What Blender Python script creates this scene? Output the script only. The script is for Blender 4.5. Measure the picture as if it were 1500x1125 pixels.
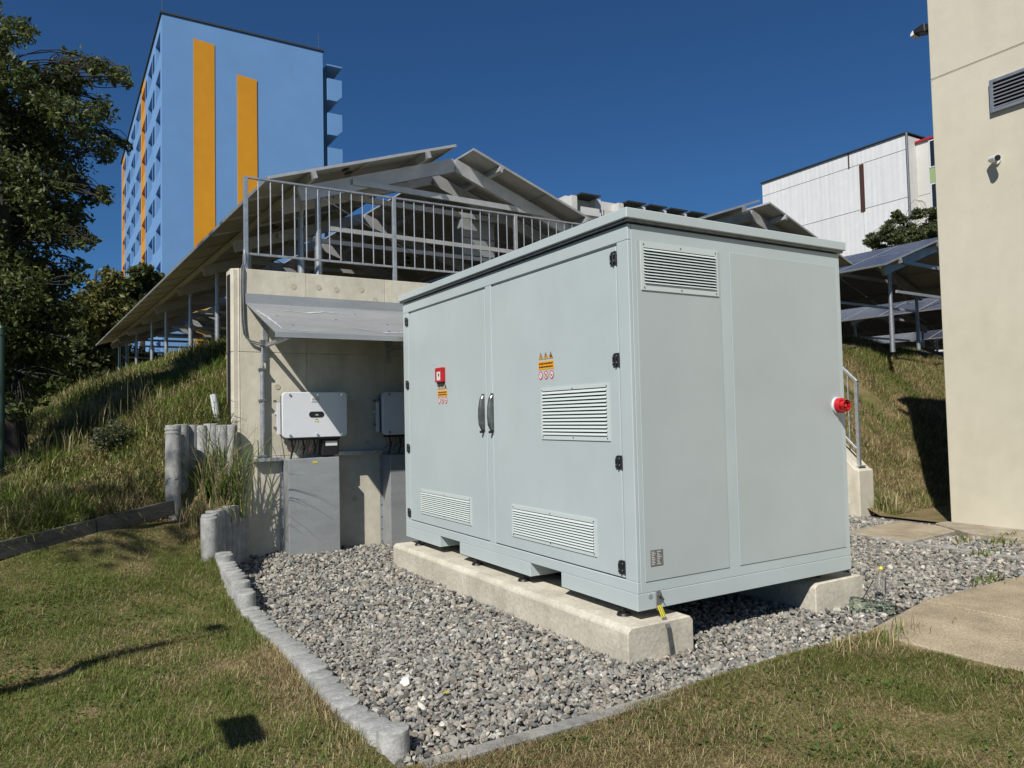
import bpy, bmesh, math, random
import numpy as np
from mathutils import Vector, Matrix, Quaternion
R = math.radians
for o in list(bpy.data.objects): bpy.data.objects.remove(o)
scn = bpy.context.scene
col = scn.collection
random.seed(5); rng = np.random.default_rng(7)

# ------------------------------------------------------------------ camera
def cam_axes(yaw, pitch, roll):
    f = Vector((math.sin(yaw)*math.cos(pitch), math.cos(yaw)*math.cos(pitch), math.sin(pitch)))
    r = Vector((math.cos(yaw), -math.sin(yaw), 0)); u = r.cross(f)
    c, s = math.cos(roll), math.sin(roll)
    return c*r+s*u, -s*r+c*u, f
cr, cu, cf = cam_axes(.540514, .042897, -.021764)
cd = bpy.data.cameras.new('camera'); cam = bpy.data.objects.new('camera', cd); col.objects.link(cam)
cam.matrix_world = Matrix(((cr.x, cu.x, -cf.x, 0), (cr.y, cu.y, -cf.y, 0), (cr.z, cu.z, -cf.z, 1.6), (0, 0, 0, 1)))
cd.sensor_width = 36; cd.lens = 1083.1/1500*36; cd.clip_start = .05; cd.clip_end = 2000
scn.camera = cam

# ------------------------------------------------------------------ sky, sun, exposure
SUN_EL = R(44.3); LH = Vector((.814, .581))            # the light travels along +X +Y
w = bpy.data.worlds.new('World'); scn.world = w; w.use_nodes = True
nt = w.node_tree; nt.nodes.clear()
sky = nt.nodes.new('ShaderNodeTexSky'); sky.sky_type = 'NISHITA'; sky.sun_disc = False
sky.sun_elevation = SUN_EL; sky.sun_rotation = math.atan2(-LH.x, -LH.y)
sky.altitude = 500; sky.air_density = 1.0; sky.dust_density = .0; sky.ozone_density = 8.0
bg = nt.nodes.new('ShaderNodeBackground'); bg.inputs[1].default_value = .05
wo = nt.nodes.new('ShaderNodeOutputWorld')
tn = nt.nodes.new('ShaderNodeMix'); tn.data_type = 'RGBA'; tn.blend_type = 'MULTIPLY'; tn.inputs[0].default_value = 1; tn.inputs[7].default_value = (.56, .89, 1.10, 1)   # camera white balance of the deep blue sky
nt.links.new(sky.outputs[0], tn.inputs[6]); nt.links.new(tn.outputs[2], bg.inputs[0]); nt.links.new(bg.outputs[0], wo.inputs[0])
sl = bpy.data.lights.new('sun', 'SUN'); sl.energy = 5.0; sl.angle = R(.53); sl.color = (1, .955, .89)
so = bpy.data.objects.new('sun', sl); col.objects.link(so); so.location = (-20, -20, 40)
so.rotation_euler = Vector((LH.x*math.cos(SUN_EL), LH.y*math.cos(SUN_EL), -math.sin(SUN_EL))).to_track_quat('-Z', 'Y').to_euler()
scn.view_settings.view_transform = 'Standard'; scn.view_settings.look = 'None'
scn.view_settings.exposure = .27; scn.view_settings.gamma = 1; scn.view_settings.use_curve_mapping = False
scn.render.engine = 'CYCLES'
scn.cycles.max_bounces = 8; scn.cycles.transparent_max_bounces = 8

# ------------------------------------------------------------------ materials
def lin(c): return tuple(((x/255)/12.92 if x/255 <= .04045 else ((x/255+.055)/1.055)**2.4) for x in c)
MATS = {}
KA = .80                                   # all paint and stone reflectances
KEEP = ('aluminium', 'pv_back', 'galvanised', 'steel_bright')
def mat(name, c1, c2=None, scale=6, rough=.7, metal=0, bump=0, bscale=40, stretch=(1, 1, 1), fine=None, rand=0, spec=.5, attr=None, trans=0, coat=0, detail=6, ramp=(.35, .65), pits=None, stain=None):
    """procedural surface: two colours mixed by noise, optional fine speckle, bump and per-object variation"""
    if c1 and name not in KEEP: c1 = tuple(x*KA for x in c1); c2 = tuple(x*KA for x in c2) if c2 else None
    m = bpy.data.materials.new(name); m.use_nodes = True; n = m.node_tree; L = n.links
    b = n.nodes['Principled BSDF']
    b.inputs['Roughness'].default_value = rough; b.inputs['Metallic'].default_value = metal
    b.inputs['Specular IOR Level'].default_value = spec; b.inputs['Coat Weight'].default_value = coat
    tc = n.nodes.new('ShaderNodeTexCoord'); mp = n.nodes.new('ShaderNodeMapping'); mp.inputs['Scale'].default_value = stretch
    L.new(tc.outputs['Object'], mp.inputs[0])
    if attr:
        a = n.nodes.new('ShaderNodeAttribute'); a.attribute_name = attr; out = a.outputs['Color']
    elif c2 is None:
        rgb = n.nodes.new('ShaderNodeRGB'); rgb.outputs[0].default_value = (*c1, 1); out = rgb.outputs[0]
    else:
        nz = n.nodes.new('ShaderNodeTexNoise'); nz.inputs['Scale'].default_value = scale; nz.inputs['Detail'].default_value = detail; nz.inputs['Roughness'].default_value = .62
        L.new(mp.outputs[0], nz.inputs['Vector'])
        cr_ = n.nodes.new('ShaderNodeValToRGB'); cr_.color_ramp.elements[0].position = ramp[0]; cr_.color_ramp.elements[1].position = ramp[1]
        cr_.color_ramp.elements[0].color = (*c1, 1); cr_.color_ramp.elements[1].color = (*c2, 1)
        L.new(nz.outputs[0], cr_.inputs[0]); out = cr_.outputs[0]
    if fine:
        fs, fa = fine
        nf = n.nodes.new('ShaderNodeTexNoise'); nf.inputs['Scale'].default_value = fs; nf.inputs['Detail'].default_value = 3
        L.new(tc.outputs['Object'], nf.inputs['Vector'])
        mr = n.nodes.new('ShaderNodeMapRange'); mr.inputs[1].default_value = .3; mr.inputs[2].default_value = .7
        mr.inputs[3].default_value = 1-fa; mr.inputs[4].default_value = 1+fa; L.new(nf.outputs[0], mr.inputs[0])
        mx = n.nodes.new('ShaderNodeMix'); mx.data_type = 'RGBA'; mx.blend_type = 'MULTIPLY'; mx.inputs[0].default_value = 1
        L.new(out, mx.inputs[6]); L.new(mr.outputs[0], mx.inputs[7]); out = mx.outputs[2]
    if stain:                                  # soft vertical run-off marks, their own shape and place
        ss, sa = stain
        m2 = n.nodes.new('ShaderNodeMapping'); m2.inputs['Scale'].default_value = (ss, ss, ss*.09); L.new(tc.outputs['Object'], m2.inputs[0])
        ns = n.nodes.new('ShaderNodeTexNoise'); ns.inputs['Scale'].default_value = 1; ns.inputs['Detail'].default_value = 4; L.new(m2.outputs[0], ns.inputs['Vector'])
        mr = n.nodes.new('ShaderNodeMapRange'); mr.inputs[1].default_value = .5; mr.inputs[2].default_value = .75; mr.inputs[3].default_value = 1; mr.inputs[4].default_value = 1-sa; L.new(ns.outputs[0], mr.inputs[0])
        mx = n.nodes.new('ShaderNodeMix'); mx.data_type = 'RGBA'; mx.blend_type = 'MULTIPLY'; mx.inputs[0].default_value = 1
        L.new(out, mx.inputs[6]); L.new(mr.outputs[0], mx.inputs[7]); out = mx.outputs[2]
    if pits:                                   # small air holes / dark grains
        ps, pr_, pa = pits
        vo = n.nodes.new('ShaderNodeTexVoronoi'); vo.inputs['Scale'].default_value = ps; vo.inputs['Randomness'].default_value = 1; L.new(tc.outputs['Object'], vo.inputs['Vector'])
        lt_ = n.nodes.new('ShaderNodeMapRange'); lt_.inputs[1].default_value = pr_*.6; lt_.inputs[2].default_value = pr_; lt_.inputs[3].default_value = 1-pa; lt_.inputs[4].default_value = 1; L.new(vo.outputs['Distance'], lt_.inputs[0])
        mx = n.nodes.new('ShaderNodeMix'); mx.data_type = 'RGBA'; mx.blend_type = 'MULTIPLY'; mx.inputs[0].default_value = 1
        L.new(out, mx.inputs[6]); L.new(lt_.outputs[0], mx.inputs[7]); out = mx.outputs[2]
    if rand:
        oi = n.nodes.new('ShaderNodeObjectInfo'); mr = n.nodes.new('ShaderNodeMapRange')
        mr.inputs[3].default_value = 1-rand; mr.inputs[4].default_value = 1+rand; L.new(oi.outputs['Random'], mr.inputs[0])
        mx = n.nodes.new('ShaderNodeMix'); mx.data_type = 'RGBA'; mx.blend_type = 'MULTIPLY'; mx.inputs[0].default_value = 1
        L.new(out, mx.inputs[6]); L.new(mr.outputs[0], mx.inputs[7]); out = mx.outputs[2]
    L.new(out, b.inputs['Base Color'])
    if bump:
        nb = n.nodes.new('ShaderNodeTexNoise'); nb.inputs['Scale'].default_value = bscale; nb.inputs['Detail'].default_value = 5
        L.new(mp.outputs[0], nb.inputs['Vector'])
        bp = n.nodes.new('ShaderNodeBump'); bp.inputs['Strength'].default_value = bump; bp.inputs['Distance'].default_value = .02
        L.new(nb.outputs[0], bp.inputs['Height']); L.new(bp.outputs[0], b.inputs['Normal'])
    if trans:
        tb = n.nodes.new('ShaderNodeBsdfTranslucent'); L.new(out, tb.inputs[0])
        ms = n.nodes.new('ShaderNodeMixShader'); ms.inputs[0].default_value = trans
        L.new(b.outputs[0], ms.inputs[1]); L.new(tb.outputs[0], ms.inputs[2]); L.new(ms.outputs[0], n.nodes['Material Output'].inputs[0])
    MATS[name] = m; return m
def vmul(c, k): return tuple(x*k for x in c)

CAB = lin((190, 202, 202))
mat('cabinet_paint', vmul(CAB, .93), CAB, scale=1.3, rough=.36, bump=.03, bscale=3.5, fine=(3, .012), stain=(9, .015))
mat('cabinet_panel', lin((178, 187, 186)), lin((184, 193, 192)), scale=1.1, rough=.4, bump=.015, bscale=9, fine=(3, .012))
mat('cabinet_slat', lin((205, 214, 211)), rough=.35)
mat('black_plastic', (.012, .012, .013), rough=.45)
mat('dark_void', (.006, .006, .007), rough=.9, spec=.1)
mat('grey_metal', (.22, .23, .24), (.34, .35, .36), scale=14, rough=.4, metal=.7)
mat('handle_metal', (.11, .12, .12), (.2, .21, .21), scale=20, rough=.35, metal=.5)
mat('galvanised', (.36, .38, .40), (.52, .54, .56), scale=22, rough=.42, metal=.75, fine=(90, .08))
mat('lime', (.55, .57, .58), (.45, .47, .48), scale=30, rough=.8)
mat('galvanised_sheet', (.35, .37, .375), (.43, .45, .455), scale=1.6, rough=.42, metal=.35, stretch=(1, 3, 3), fine=(60, .05), bump=.03, bscale=3)
mat('aluminium', (.42, .425, .415), (.52, .525, .515), scale=5, rough=.45, metal=.55, rand=.1)
mat('steel_bright', (.55, .57, .6), rough=.22, metal=1)
mat('white_paint', (.74, .76, .78), (.78, .8, .82), scale=3, rough=.3)
mat('red_plastic', (.55, .012, .02), (.48, .008, .014), scale=20, rough=.32)
mat('red_trim', (.45, .02, .03), rough=.5)
mat('label_orange', (.85, .38, .01), rough=.5)
mat('label_white', (.75, .75, .72), rough=.5)
mat('label_black', (.02, .02, .02), rough=.5)
mat('label_red', (.5, .02, .05), rough=.5)
mat('label_yellow', (.75, .62, .02), rough=.5)
mat('label_grey', (.3, .31, .31), rough=.4)
mat('plate_metal', (.2, .2, .2), (.26, .26, .25), scale=60, rough=.4, metal=.4)
mat('concrete_wall', lin((194, 188, 169)), lin((216, 210, 191)), scale=1.6, rough=.9, bump=.12, bscale=30, fine=(9, .07), rand=.035, stretch=(1.6, 1, .8), pits=(15, .10, .4), stain=(5, .12))
mat('concrete_patch', lin((178, 170, 149)), lin((196, 187, 165)), scale=12, rough=.9, fine=(50, .08))
mat('concrete_beam', lin((186, 180, 163)), lin((212, 206, 188)), scale=3.5, rough=.9, bump=.2, bscale=35, fine=(40, .12), pits=(26, .14, .4), stain=(9, .1))
mat('palisade_concrete', lin((138, 139, 137)), lin((176, 176, 171)), scale=9, rough=.92, bump=.25, bscale=60, fine=(70, .12), rand=.1)
mat('kerb_concrete', lin((120, 120, 116)), lin((165, 164, 157)), scale=8, rough=.92, bump=.3, bscale=50, fine=(70, .12))
mat('pavement', lin((142, 129, 106)), lin((176, 162, 136)), scale=2.5, rough=.95, bump=.4, bscale=90, fine=(75, .35), rand=.05, pits=(55, .22, .45))
mat('slab_stone', lin((138, 128, 108)), lin((172, 163, 143)), scale=3, rough=.95, bump=.3, bscale=60, fine=(45, .22), pits=(30, .16, .3))
mat('render_cream', lin((202, 196, 175)), lin((210, 204, 184)), scale=.6, rough=.92, bump=.12, bscale=90, fine=(5, .03), stain=(2.2, .05), pits=(3.1, .012, .4))
mat('vent_metal', (.32, .34, .37), (.42, .44, .47), scale=8, rough=.4, metal=.6)
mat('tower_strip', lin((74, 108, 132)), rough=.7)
mat('blue_render', lin((104, 150, 200)), lin((110, 156, 206)), scale=.25, rough=.9, fine=(.9, .02))
mat('orange_render', lin((220, 152, 20)), lin((208, 142, 14)), scale=.3, rough=.9, fine=(1.2, .04), stretch=(1, 1, .3))
mat('roof_edge', (.035, .045, .05), rough=.6)
mat('window_glass', (.015, .02, .025), rough=.08, spec=.8)
mat('white_sheet', (.70, .71, .72), (.78, .78, .78), scale=2.5, rough=.6, stretch=(1, 1, .05), fine=(2.5, .03), rand=.015)
mat('rust', (.06, .02, .012), rough=.8)
mat('wall_white', (.62, .61, .57), (.7, .69, .65), scale=.5, rough=.9)
mat('wall_green', lin((150, 175, 125)), rough=.9)
mat('wall_pink', lin((205, 160, 150)), lin((220, 190, 180)), scale=.4, rough=.9)
mat('window_frame', (.7, .7, .7), rough=.5)
mat('soil', lin((66, 56, 42)), lin((108, 93, 70)), scale=14, rough=.95, bump=.5, bscale=50, fine=(80, .3))
mat('gravel_bed', (.07, .07, .07), (.14, .14, .135), scale=45, rough=.95, bump=.6, bscale=60)
mat('stone_gravel', None, attr='tint', rough=.9, fine=(70, .22), bump=.25, bscale=120)
mat('grass_blades', None, attr='tint', rough=.6, trans=.35, spec=.3)
mat('leaves', None, attr='tint', rough=.5, trans=.35, spec=.3)
mat('bark', (.03, .025, .02), (.06, .05, .042), scale=9, rough=.95, bump=.6, bscale=25, stretch=(3, 3, .6))
mat('fence_green', (.015, .05, .035), rough=.5)
mat('board_grey', (.07, .065, .055), (.12, .11, .095), scale=5, rough=.9, stretch=(1, 1, 6), bump=.2, bscale=30)
mat('membrane', (.012, .012, .014), rough=.6)
mat('cable_red', (.2, .02, .02), rough=.5)
mat('yellow_cap', (.75, .62, .01), rough=.4)
mat('copper_green', (.1, .16, .1), rough=.6)

def glass_mat(name, c, rough=.05):
    m = bpy.data.materials.new(name); m.use_nodes = True; n = m.node_tree
    b = n.nodes['Principled BSDF']; b.inputs['Base Color'].default_value = (*c, 1); b.inputs['Roughness'].default_value = rough
    b.inputs['Transmission Weight'].default_value = 1; b.inputs['IOR'].default_value = 1.18; MATS[name] = m
glass_mat('clear_plastic', (.93, .96, .97)); glass_mat('green_plastic', (.72, .86, .76), .1)

def pv_mat():
    m = bpy.data.materials.new('pv_glass'); m.use_nodes = True; n = m.node_tree; L = n.links
    b = n.nodes['Principled BSDF']; b.inputs['Roughness'].default_value = .22; b.inputs['Specular IOR Level'].default_value = .5
    tc = n.nodes.new('ShaderNodeTexCoord'); sp = n.nodes.new('ShaderNodeSeparateXYZ'); L.new(tc.outputs['Object'], sp.inputs[0])
    def lines(src, step, wd):
        d = n.nodes.new('ShaderNodeMath'); d.operation = 'DIVIDE'; L.new(src, d.inputs[0]); d.inputs[1].default_value = step
        f = n.nodes.new('ShaderNodeMath'); f.operation = 'FRACT'; L.new(d.outputs[0], f.inputs[0])
        k = n.nodes.new('ShaderNodeMath'); k.operation = 'LESS_THAN'; L.new(f.outputs[0], k.inputs[0]); k.inputs[1].default_value = wd
        return k.outputs[0]
    a = lines(sp.outputs['X'], .14, .1); c = lines(sp.outputs['Y'], .18, .07)
    mxx = n.nodes.new('ShaderNodeMath'); mxx.operation = 'MAXIMUM'; L.new(a, mxx.inputs[0]); L.new(c, mxx.inputs[1])
    mx = n.nodes.new('ShaderNodeMix'); mx.data_type = 'RGBA'; L.new(mxx.outputs[0], mx.inputs[0])
    mx.inputs[6].default_value = (.012, .018, .04, 1); mx.inputs[7].default_value = (.09, .1, .125, 1)
    L.new(mx.outputs[2], b.inputs['Base Color']); MATS['pv_glass'] = m
pv_mat()
mat('pv_back', (.33, .325, .305), (.39, .385, .36), scale=1.2, rough=.55, rand=.05)

# ------------------------------------------------------------------ builders
WL = {}                                   # world offset of each root's frame
class MB:
    def __init__(s): s.v = []; s.f = []; s.m = []; s.cur = 0
    def mat(s, i): s.cur = i; return s
    def quad(s, *p):
        n = len(s.v); s.v += [tuple(x) for x in p]; s.f.append(tuple(range(n, n+len(p)))); s.m.append(s.cur); return s
    def box(s, x0, x1, y0, y1, z0, z1, skip=''):
        n = len(s.v)
        s.v += [(x0, y0, z0), (x1, y0, z0), (x1, y1, z0), (x0, y1, z0), (x0, y0, z1), (x1, y0, z1), (x1, y1, z1), (x0, y1, z1)]
        F = {'b': (0, 3, 2, 1), 't': (4, 5, 6, 7), 'f': (0, 1, 5, 4), 'r': (1, 2, 6, 5), 'k': (2, 3, 7, 6), 'l': (3, 0, 4, 7)}
        for k, f in F.items():
            if k not in skip: s.f.append(tuple(n+i for i in f)); s.m.append(s.cur)
        return s
    def hull(s, P):                        # 8 corner points, same order as box
        n = len(s.v); s.v += [tuple(p) for p in P]
        for f in ((0, 3, 2, 1), (4, 5, 6, 7), (0, 1, 5, 4), (1, 2, 6, 5), (2, 3, 7, 6), (3, 0, 4, 7)):
            s.f.append(tuple(n+i for i in f)); s.m.append(s.cur)
        return s
    def beam(s, a, b, wd, ht, up=(0, 0, 1)):
        a, b = Vector(a), Vector(b); d = (b-a).normalized(); r = d.cross(Vector(up))
        r = r.normalized() if r.length > 1e-6 else Vector((1, 0, 0)); u = r.cross(d)
        r *= wd/2; u *= ht/2
        return s.hull([a-r-u, a+r-u, b+r-u, b-r-u, a-r+u, a+r+u, b+r+u, b-r+u])
    def tube(s, pts, rad, n=10, cap=True):
        pts = [Vector(p) for p in pts]; k0 = len(s.v)
        if not hasattr(rad, '__len__'): rad = [rad]*len(pts)
        prev = None
        for i, p in enumerate(pts):
            d = (pts[min(i+1, len(pts)-1)]-pts[max(i-1, 0)]).normalized()
            if prev is None:
                a = d.cross(Vector((0, 0, 1)));
                if a.length < 1e-3: a = d.cross(Vector((1, 0, 0)))
                a.normalize()
            else: a = (prev-d*prev.dot(d)).normalized()
            prev = a; b = d.cross(a)
            for j in range(n):
                t = 2*math.pi*j/n; q = p+(a*math.cos(t)+b*math.sin(t))*rad[i]; s.v.append(tuple(q))
        for i in range(len(pts)-1):
            for j in range(n):
                s.f.append((k0+i*n+j, k0+i*n+(j+1) % n, k0+(i+1)*n+(j+1) % n, k0+(i+1)*n+j)); s.m.append(s.cur)
        if cap:
            s.f.append(tuple(k0+j for j in reversed(range(n)))); s.m.append(s.cur)
            s.f.append(tuple(k0+(len(pts)-1)*n+j for j in range(n))); s.m.append(s.cur)
        return s
    def prism(s, poly, axis, a, b):        # poly of 2-tuples extruded along axis
        n = len(s.v); k = len(poly)
        def P(p, t): return {'x': (t, p[0], p[1]), 'y': (p[0], t, p[1]), 'z': (p[0], p[1], t)}[axis]
        s.v += [P(p, a) for p in poly]+[P(p, b) for p in poly]
        s.f.append(tuple(n+i for i in range(k))); s.m.append(s.cur); s.f.append(tuple(n+k+i for i in reversed(range(k)))); s.m.append(s.cur)
        for i in range(k): s.f.append((n+i, n+k+i, n+k+(i+1) % k, n+(i+1) % k)); s.m.append(s.cur)
        return s
    def mesh(s, name, mats, off=(0, 0, 0), bevel=0, smooth=False, seg=1):
        me = bpy.data.meshes.new(name); ox, oy, oz = off
        me.from_pydata([(x-ox, y-oy, z-oz) for x, y, z in s.v], [], s.f)
        for m in mats: me.materials.append(MATS[m])
        me.polygons.foreach_set('material_index', s.m)
        bm = bmesh.new(); bm.from_mesh(me); bmesh.ops.recalc_face_normals(bm, faces=bm.faces)
        if bevel:
            es = [e for e in bm.edges if len(e.link_faces) == 2 and e.calc_face_angle(0) > .6]
            bmesh.ops.bevel(bm, geom=es, offset=bevel, segments=seg, profile=.6, affect='EDGES', clamp_overlap=True)
        if smooth:
            for f in bm.faces: f.smooth = True
            for e in bm.edges:
                if len(e.link_faces) == 2 and e.calc_face_angle(0) > .7: e.smooth = False
        bm.to_mesh(me); bm.free(); return me
    def build(s, name, mats, parent=None, bevel=0, smooth=False, seg=1):
        if isinstance(mats, str): mats = [mats]
        off = WL[parent.name] if parent else (0, 0, 0)
        o = bpy.data.objects.new(name, s.mesh(name, mats, off, bevel, smooth, seg)); col.objects.link(o)
        if parent: o.parent = parent
        WL[o.name] = off; return o
def place(me, name, parent, loc, rot=None):       # shared-mesh part at a world location
    o = bpy.data.objects.new(name, me); col.objects.link(o); off = WL[parent.name] if parent else (0, 0, 0)
    if parent: o.parent = parent
    o.location = Vector(loc)-Vector(off)
    if rot: o.rotation_euler = rot
    WL[o.name] = tuple(loc) if not rot else (0, 0, 0); return o
def thing(name, loc, label, cat, group=None, rz=0, local=False):
    o = bpy.data.objects.new(name, None); col.objects.link(o); o.location = loc; o.rotation_euler = (0, 0, rz); o.empty_display_size = .2
    WL[o.name] = (0, 0, 0) if local else tuple(loc)
    return tag(o, label, cat, group)
def tag(o, label, cat, group=None):
    o['label'] = label; o['category'] = cat
    if group: o['group'] = group
    return o
def struct(o): o['kind'] = 'structure'; return o
def stuff(o): o['kind'] = 'stuff'; return o
def npmesh(name, V, F, mats, tint=None, smooth=False):
    me = bpy.data.meshes.new(name); V = np.asarray(V, np.float32); F = np.asarray(F, np.int32); k = F.shape[1]
    me.vertices.add(len(V)); me.vertices.foreach_set('co', V.ravel())
    me.loops.add(F.size); me.loops.foreach_set('vertex_index', F.ravel())
    me.polygons.add(len(F)); me.polygons.foreach_set('loop_start', np.arange(0, F.size, k, dtype=np.int32))
    me.update(calc_edges=True)
    if tint is not None:
        a = me.attributes.new('tint', 'FLOAT_COLOR', 'POINT')
        a.data.foreach_set('color', np.c_[tint, np.ones(len(tint))].astype(np.float32).ravel())
    for m in mats: me.materials.append(MATS[m])
    me.polygons.foreach_set('use_smooth', np.full(len(F), smooth, bool))
    return me
def link(me, name, parent=None):
    o = bpy.data.objects.new(name, me); col.objects.link(o)
    if parent: o.parent = parent; o.location = -Vector(WL[parent.name])
    return o
def arc(cx, cy, r, a0, a1, n): return [(cx+r*math.cos(a0+(a1-a0)*i/n), cy+r*math.sin(a0+(a1-a0)*i/n)) for i in range(n+1)]
def rrect(x0, x1, z0, z1, r, n=5):
    return arc(x1-r, z0+r, r, -math.pi/2, 0, n)+arc(x1-r, z1-r, r, 0, math.pi/2, n)+arc(x0+r, z1-r, r, math.pi/2, math.pi, n)+arc(x0+r, z0+r, r, math.pi, 1.5*math.pi, n)

# smooth value noise for tinting
def vnoise(x, y, s, seed=0):
    x = np.asarray(x)/s+seed*17.3; y = np.asarray(y)/s-seed*9.1
    xi = np.floor(x).astype(int); yi = np.floor(y).astype(int); fx = x-xi; fy = y-yi
    def h(a, b): return (np.sin(a*127.1+b*311.7+seed*3.3)*43758.5453) % 1.0
    ux = fx*fx*(3-2*fx); uy = fy*fy*(3-2*fy)
    return (h(xi, yi)*(1-ux)+h(xi+1, yi)*ux)*(1-uy)+(h(xi, yi+1)*(1-ux)+h(xi+1, yi+1)*ux)*uy

# ------------------------------------------------------------------ terrain
PL = np.array([
 (-3,-3,.03),(0,0,.04),(2,1,.04),(4,0,.04),(4.7,3,.03),(1.6,3,.03),(3,2.5,.03),(6,-3,.03),(9,-6,.03),(-6,0,.1),(2,-8,.03),(-8,-8,.05),(10,-9,.0),
 (1.2,3.3,.07),(1.2,4.5,.06),(1.2,5.6,.05),(1.2,6.3,.05),(1.2,6.8,.11),(.3,4,.08),(.3,5.2,.1),(-1,4.5,.14),(-3,4,.15),(1.15,7.2,.2),(1.1,7.7,.28),(1.1,8.1,.38),(.5,7.2,.30),(-.3,6.3,.25),(-1,6,.28),(-3,6.5,.35),
 (.9,8.2,.56),(-.45,7.45,.46),(.2,7.75,.52),(.95,8.7,.95),(1.05,8.45,.58),(-.55,7.8,.62),(.2,8.1,.72),(-1.5,7.2,.5),
 (.5,9.2,1.15),(1.2,8.9,1.52),(1.58,8.9,1.58),(1.58,9.6,1.8),(1.7,11.5,2.25),(2,14,2.8),(.6,11,1.6),(.5,14,2.1),(-.2,9.5,1.0),(-.65,10,1.08),(-.2,11.2,1.35),(-.4,14,1.8),(-1.5,12,1.05),(-1.5,16,1.5),(-3,9,.6),(-5,12,.7),
 (2.97,17,3.25),(2.5,15.3,3.05),(2.35,18,3.2),(2.18,21.2,3.3),(2.06,23.4,3.4),(1.87,26.9,3.48),(1.7,29.2,3.45),(1.27,20,2.5),(.3,20,2.0),(.3,24,2.2),(.6,30,3.0),(3,21,3.4),(3,25,3.5),(3,30,3.6),(1.9,37,3.7),(-1,20,1.6),(-3,20,1.1),(-1,30,1.9),(-4,32,1.5),(-12,20,.8),(-12,40,1.5),(0,50,3),(-30,30,1),(-50,0,.2),(-50,80,3),(5,90,5),
 (2.6,9.3,2.7),(3.4,9.3,3.25),(5,9.2,3.3),(7,9.2,3.3),(10,9.2,3.25),(3.5,13,3.3),(5,15,3.35),(10,14,3.25),(6,25,3.6),(10,25,3.5),(6,40,3.9),(10,40,3.9),(10,90,5)])
def rbf_fit(P):
    d = np.linalg.norm(P[:, None, :2]-P[None, :, :2], axis=2); n = len(P)
    A = np.zeros((n+1, n+1)); A[:n, :n] = d-np.eye(n)*.02; A[:n, n] = 1; A[n, :n] = 1
    return np.linalg.solve(A, np.r_[P[:, 2], 0])
WR = rbf_fit(PL)
def h_left(X, Y):
    X = np.asarray(X, float); Y = np.asarray(Y, float); out = np.full(X.shape, WR[-1])
    for i in range(len(PL)): out = out+WR[i]*np.hypot(X-PL[i, 0], Y-PL[i, 1])
    dist = np.clip((Y-8)/10, 0, 1)
    out = out+(vnoise(X, Y, .5, 1)-.5)*(.03+.10*dist)+(vnoise(X, Y, 1.7, 2)-.5)*(.03+.25*dist)
    # shallow groove shaped to draw a thin shadow line across the lawn
    px, py = .0, 5.38; dx, dy = .872, .489
    t = (X-px)*dx+(Y-py)*dy; dd = -(X-px)*dy+(Y-py)*dx+.02*np.sin(t*9)
    inl = ((t > -.05) & (t < 1.1)) | ((t > -.6) & (t < -.12))
    out = out-np.where(inl, .07*np.exp(-(dd/.035)**2), 0)+np.where(inl, .028*np.exp(-((dd+.07)/.05)**2), 0)
    return np.clip(out, -.2, 6)
def h_right(X, Y):
    X = np.asarray(X, float); Y = np.asarray(Y, float)
    y0 = 6.75+.1*(X-10.4)
    z = np.interp(Y-y0, [-50, -.1, .3, 3.0, 3.7, 8, 60], [0, .02, .25, 2.85, 3.18, 3.2, 3.4])
    amp = np.clip((Y-y0)/1.5, 0, 1)
    return z+amp*((vnoise(X, Y, .45, 3)-.5)*.14+(vnoise(X, Y, 1.3, 4)-.5)*.3)-amp*.18*np.exp(-((X-13.6)/.5)**2-((Y-9.6)/.6)**2)
def sheet(name, xs, ys, fn, mats, drop):
    XX, YY = np.meshgrid(xs, ys, indexing='ij'); Z = fn(XX, YY); ny = len(ys)
    V = np.stack([XX, YY, Z], -1).reshape(-1, 3); i, j = np.meshgrid(np.arange(len(xs)-1), np.arange(ny-1), indexing='ij')
    cx = (xs[i]+xs[i+1])/2; cy = (ys[j]+ys[j+1])/2; keep = ~drop(cx, cy)
    a = (i*ny+j)[keep]; F = np.stack([a, a+ny, a+ny+1, a+1], -1)
    return struct(link(npmesh(name, V, F, mats, smooth=True), name))
def rs(a, b, st): return np.arange(a, b-st*.5, st)
xl = np.r_[rs(-60, -12, 6), rs(-12, -4, .5), rs(-4, 1.25, .05), rs(1.25, 4.75, .1), rs(4.75, 10.2, .35), 10.2]
yl = np.r_[rs(-12, 1.5, .75), rs(1.5, 9, .05), rs(9, 24, .25), rs(24, 60, 2), rs(60, 131, 10), 130]
def drop_l(x, y): return ((x > 1.25) & (y > 3.15) & (y < 8.95)) | ((x > 4.75) & (y < 3.15) & (y > -10))
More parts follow.
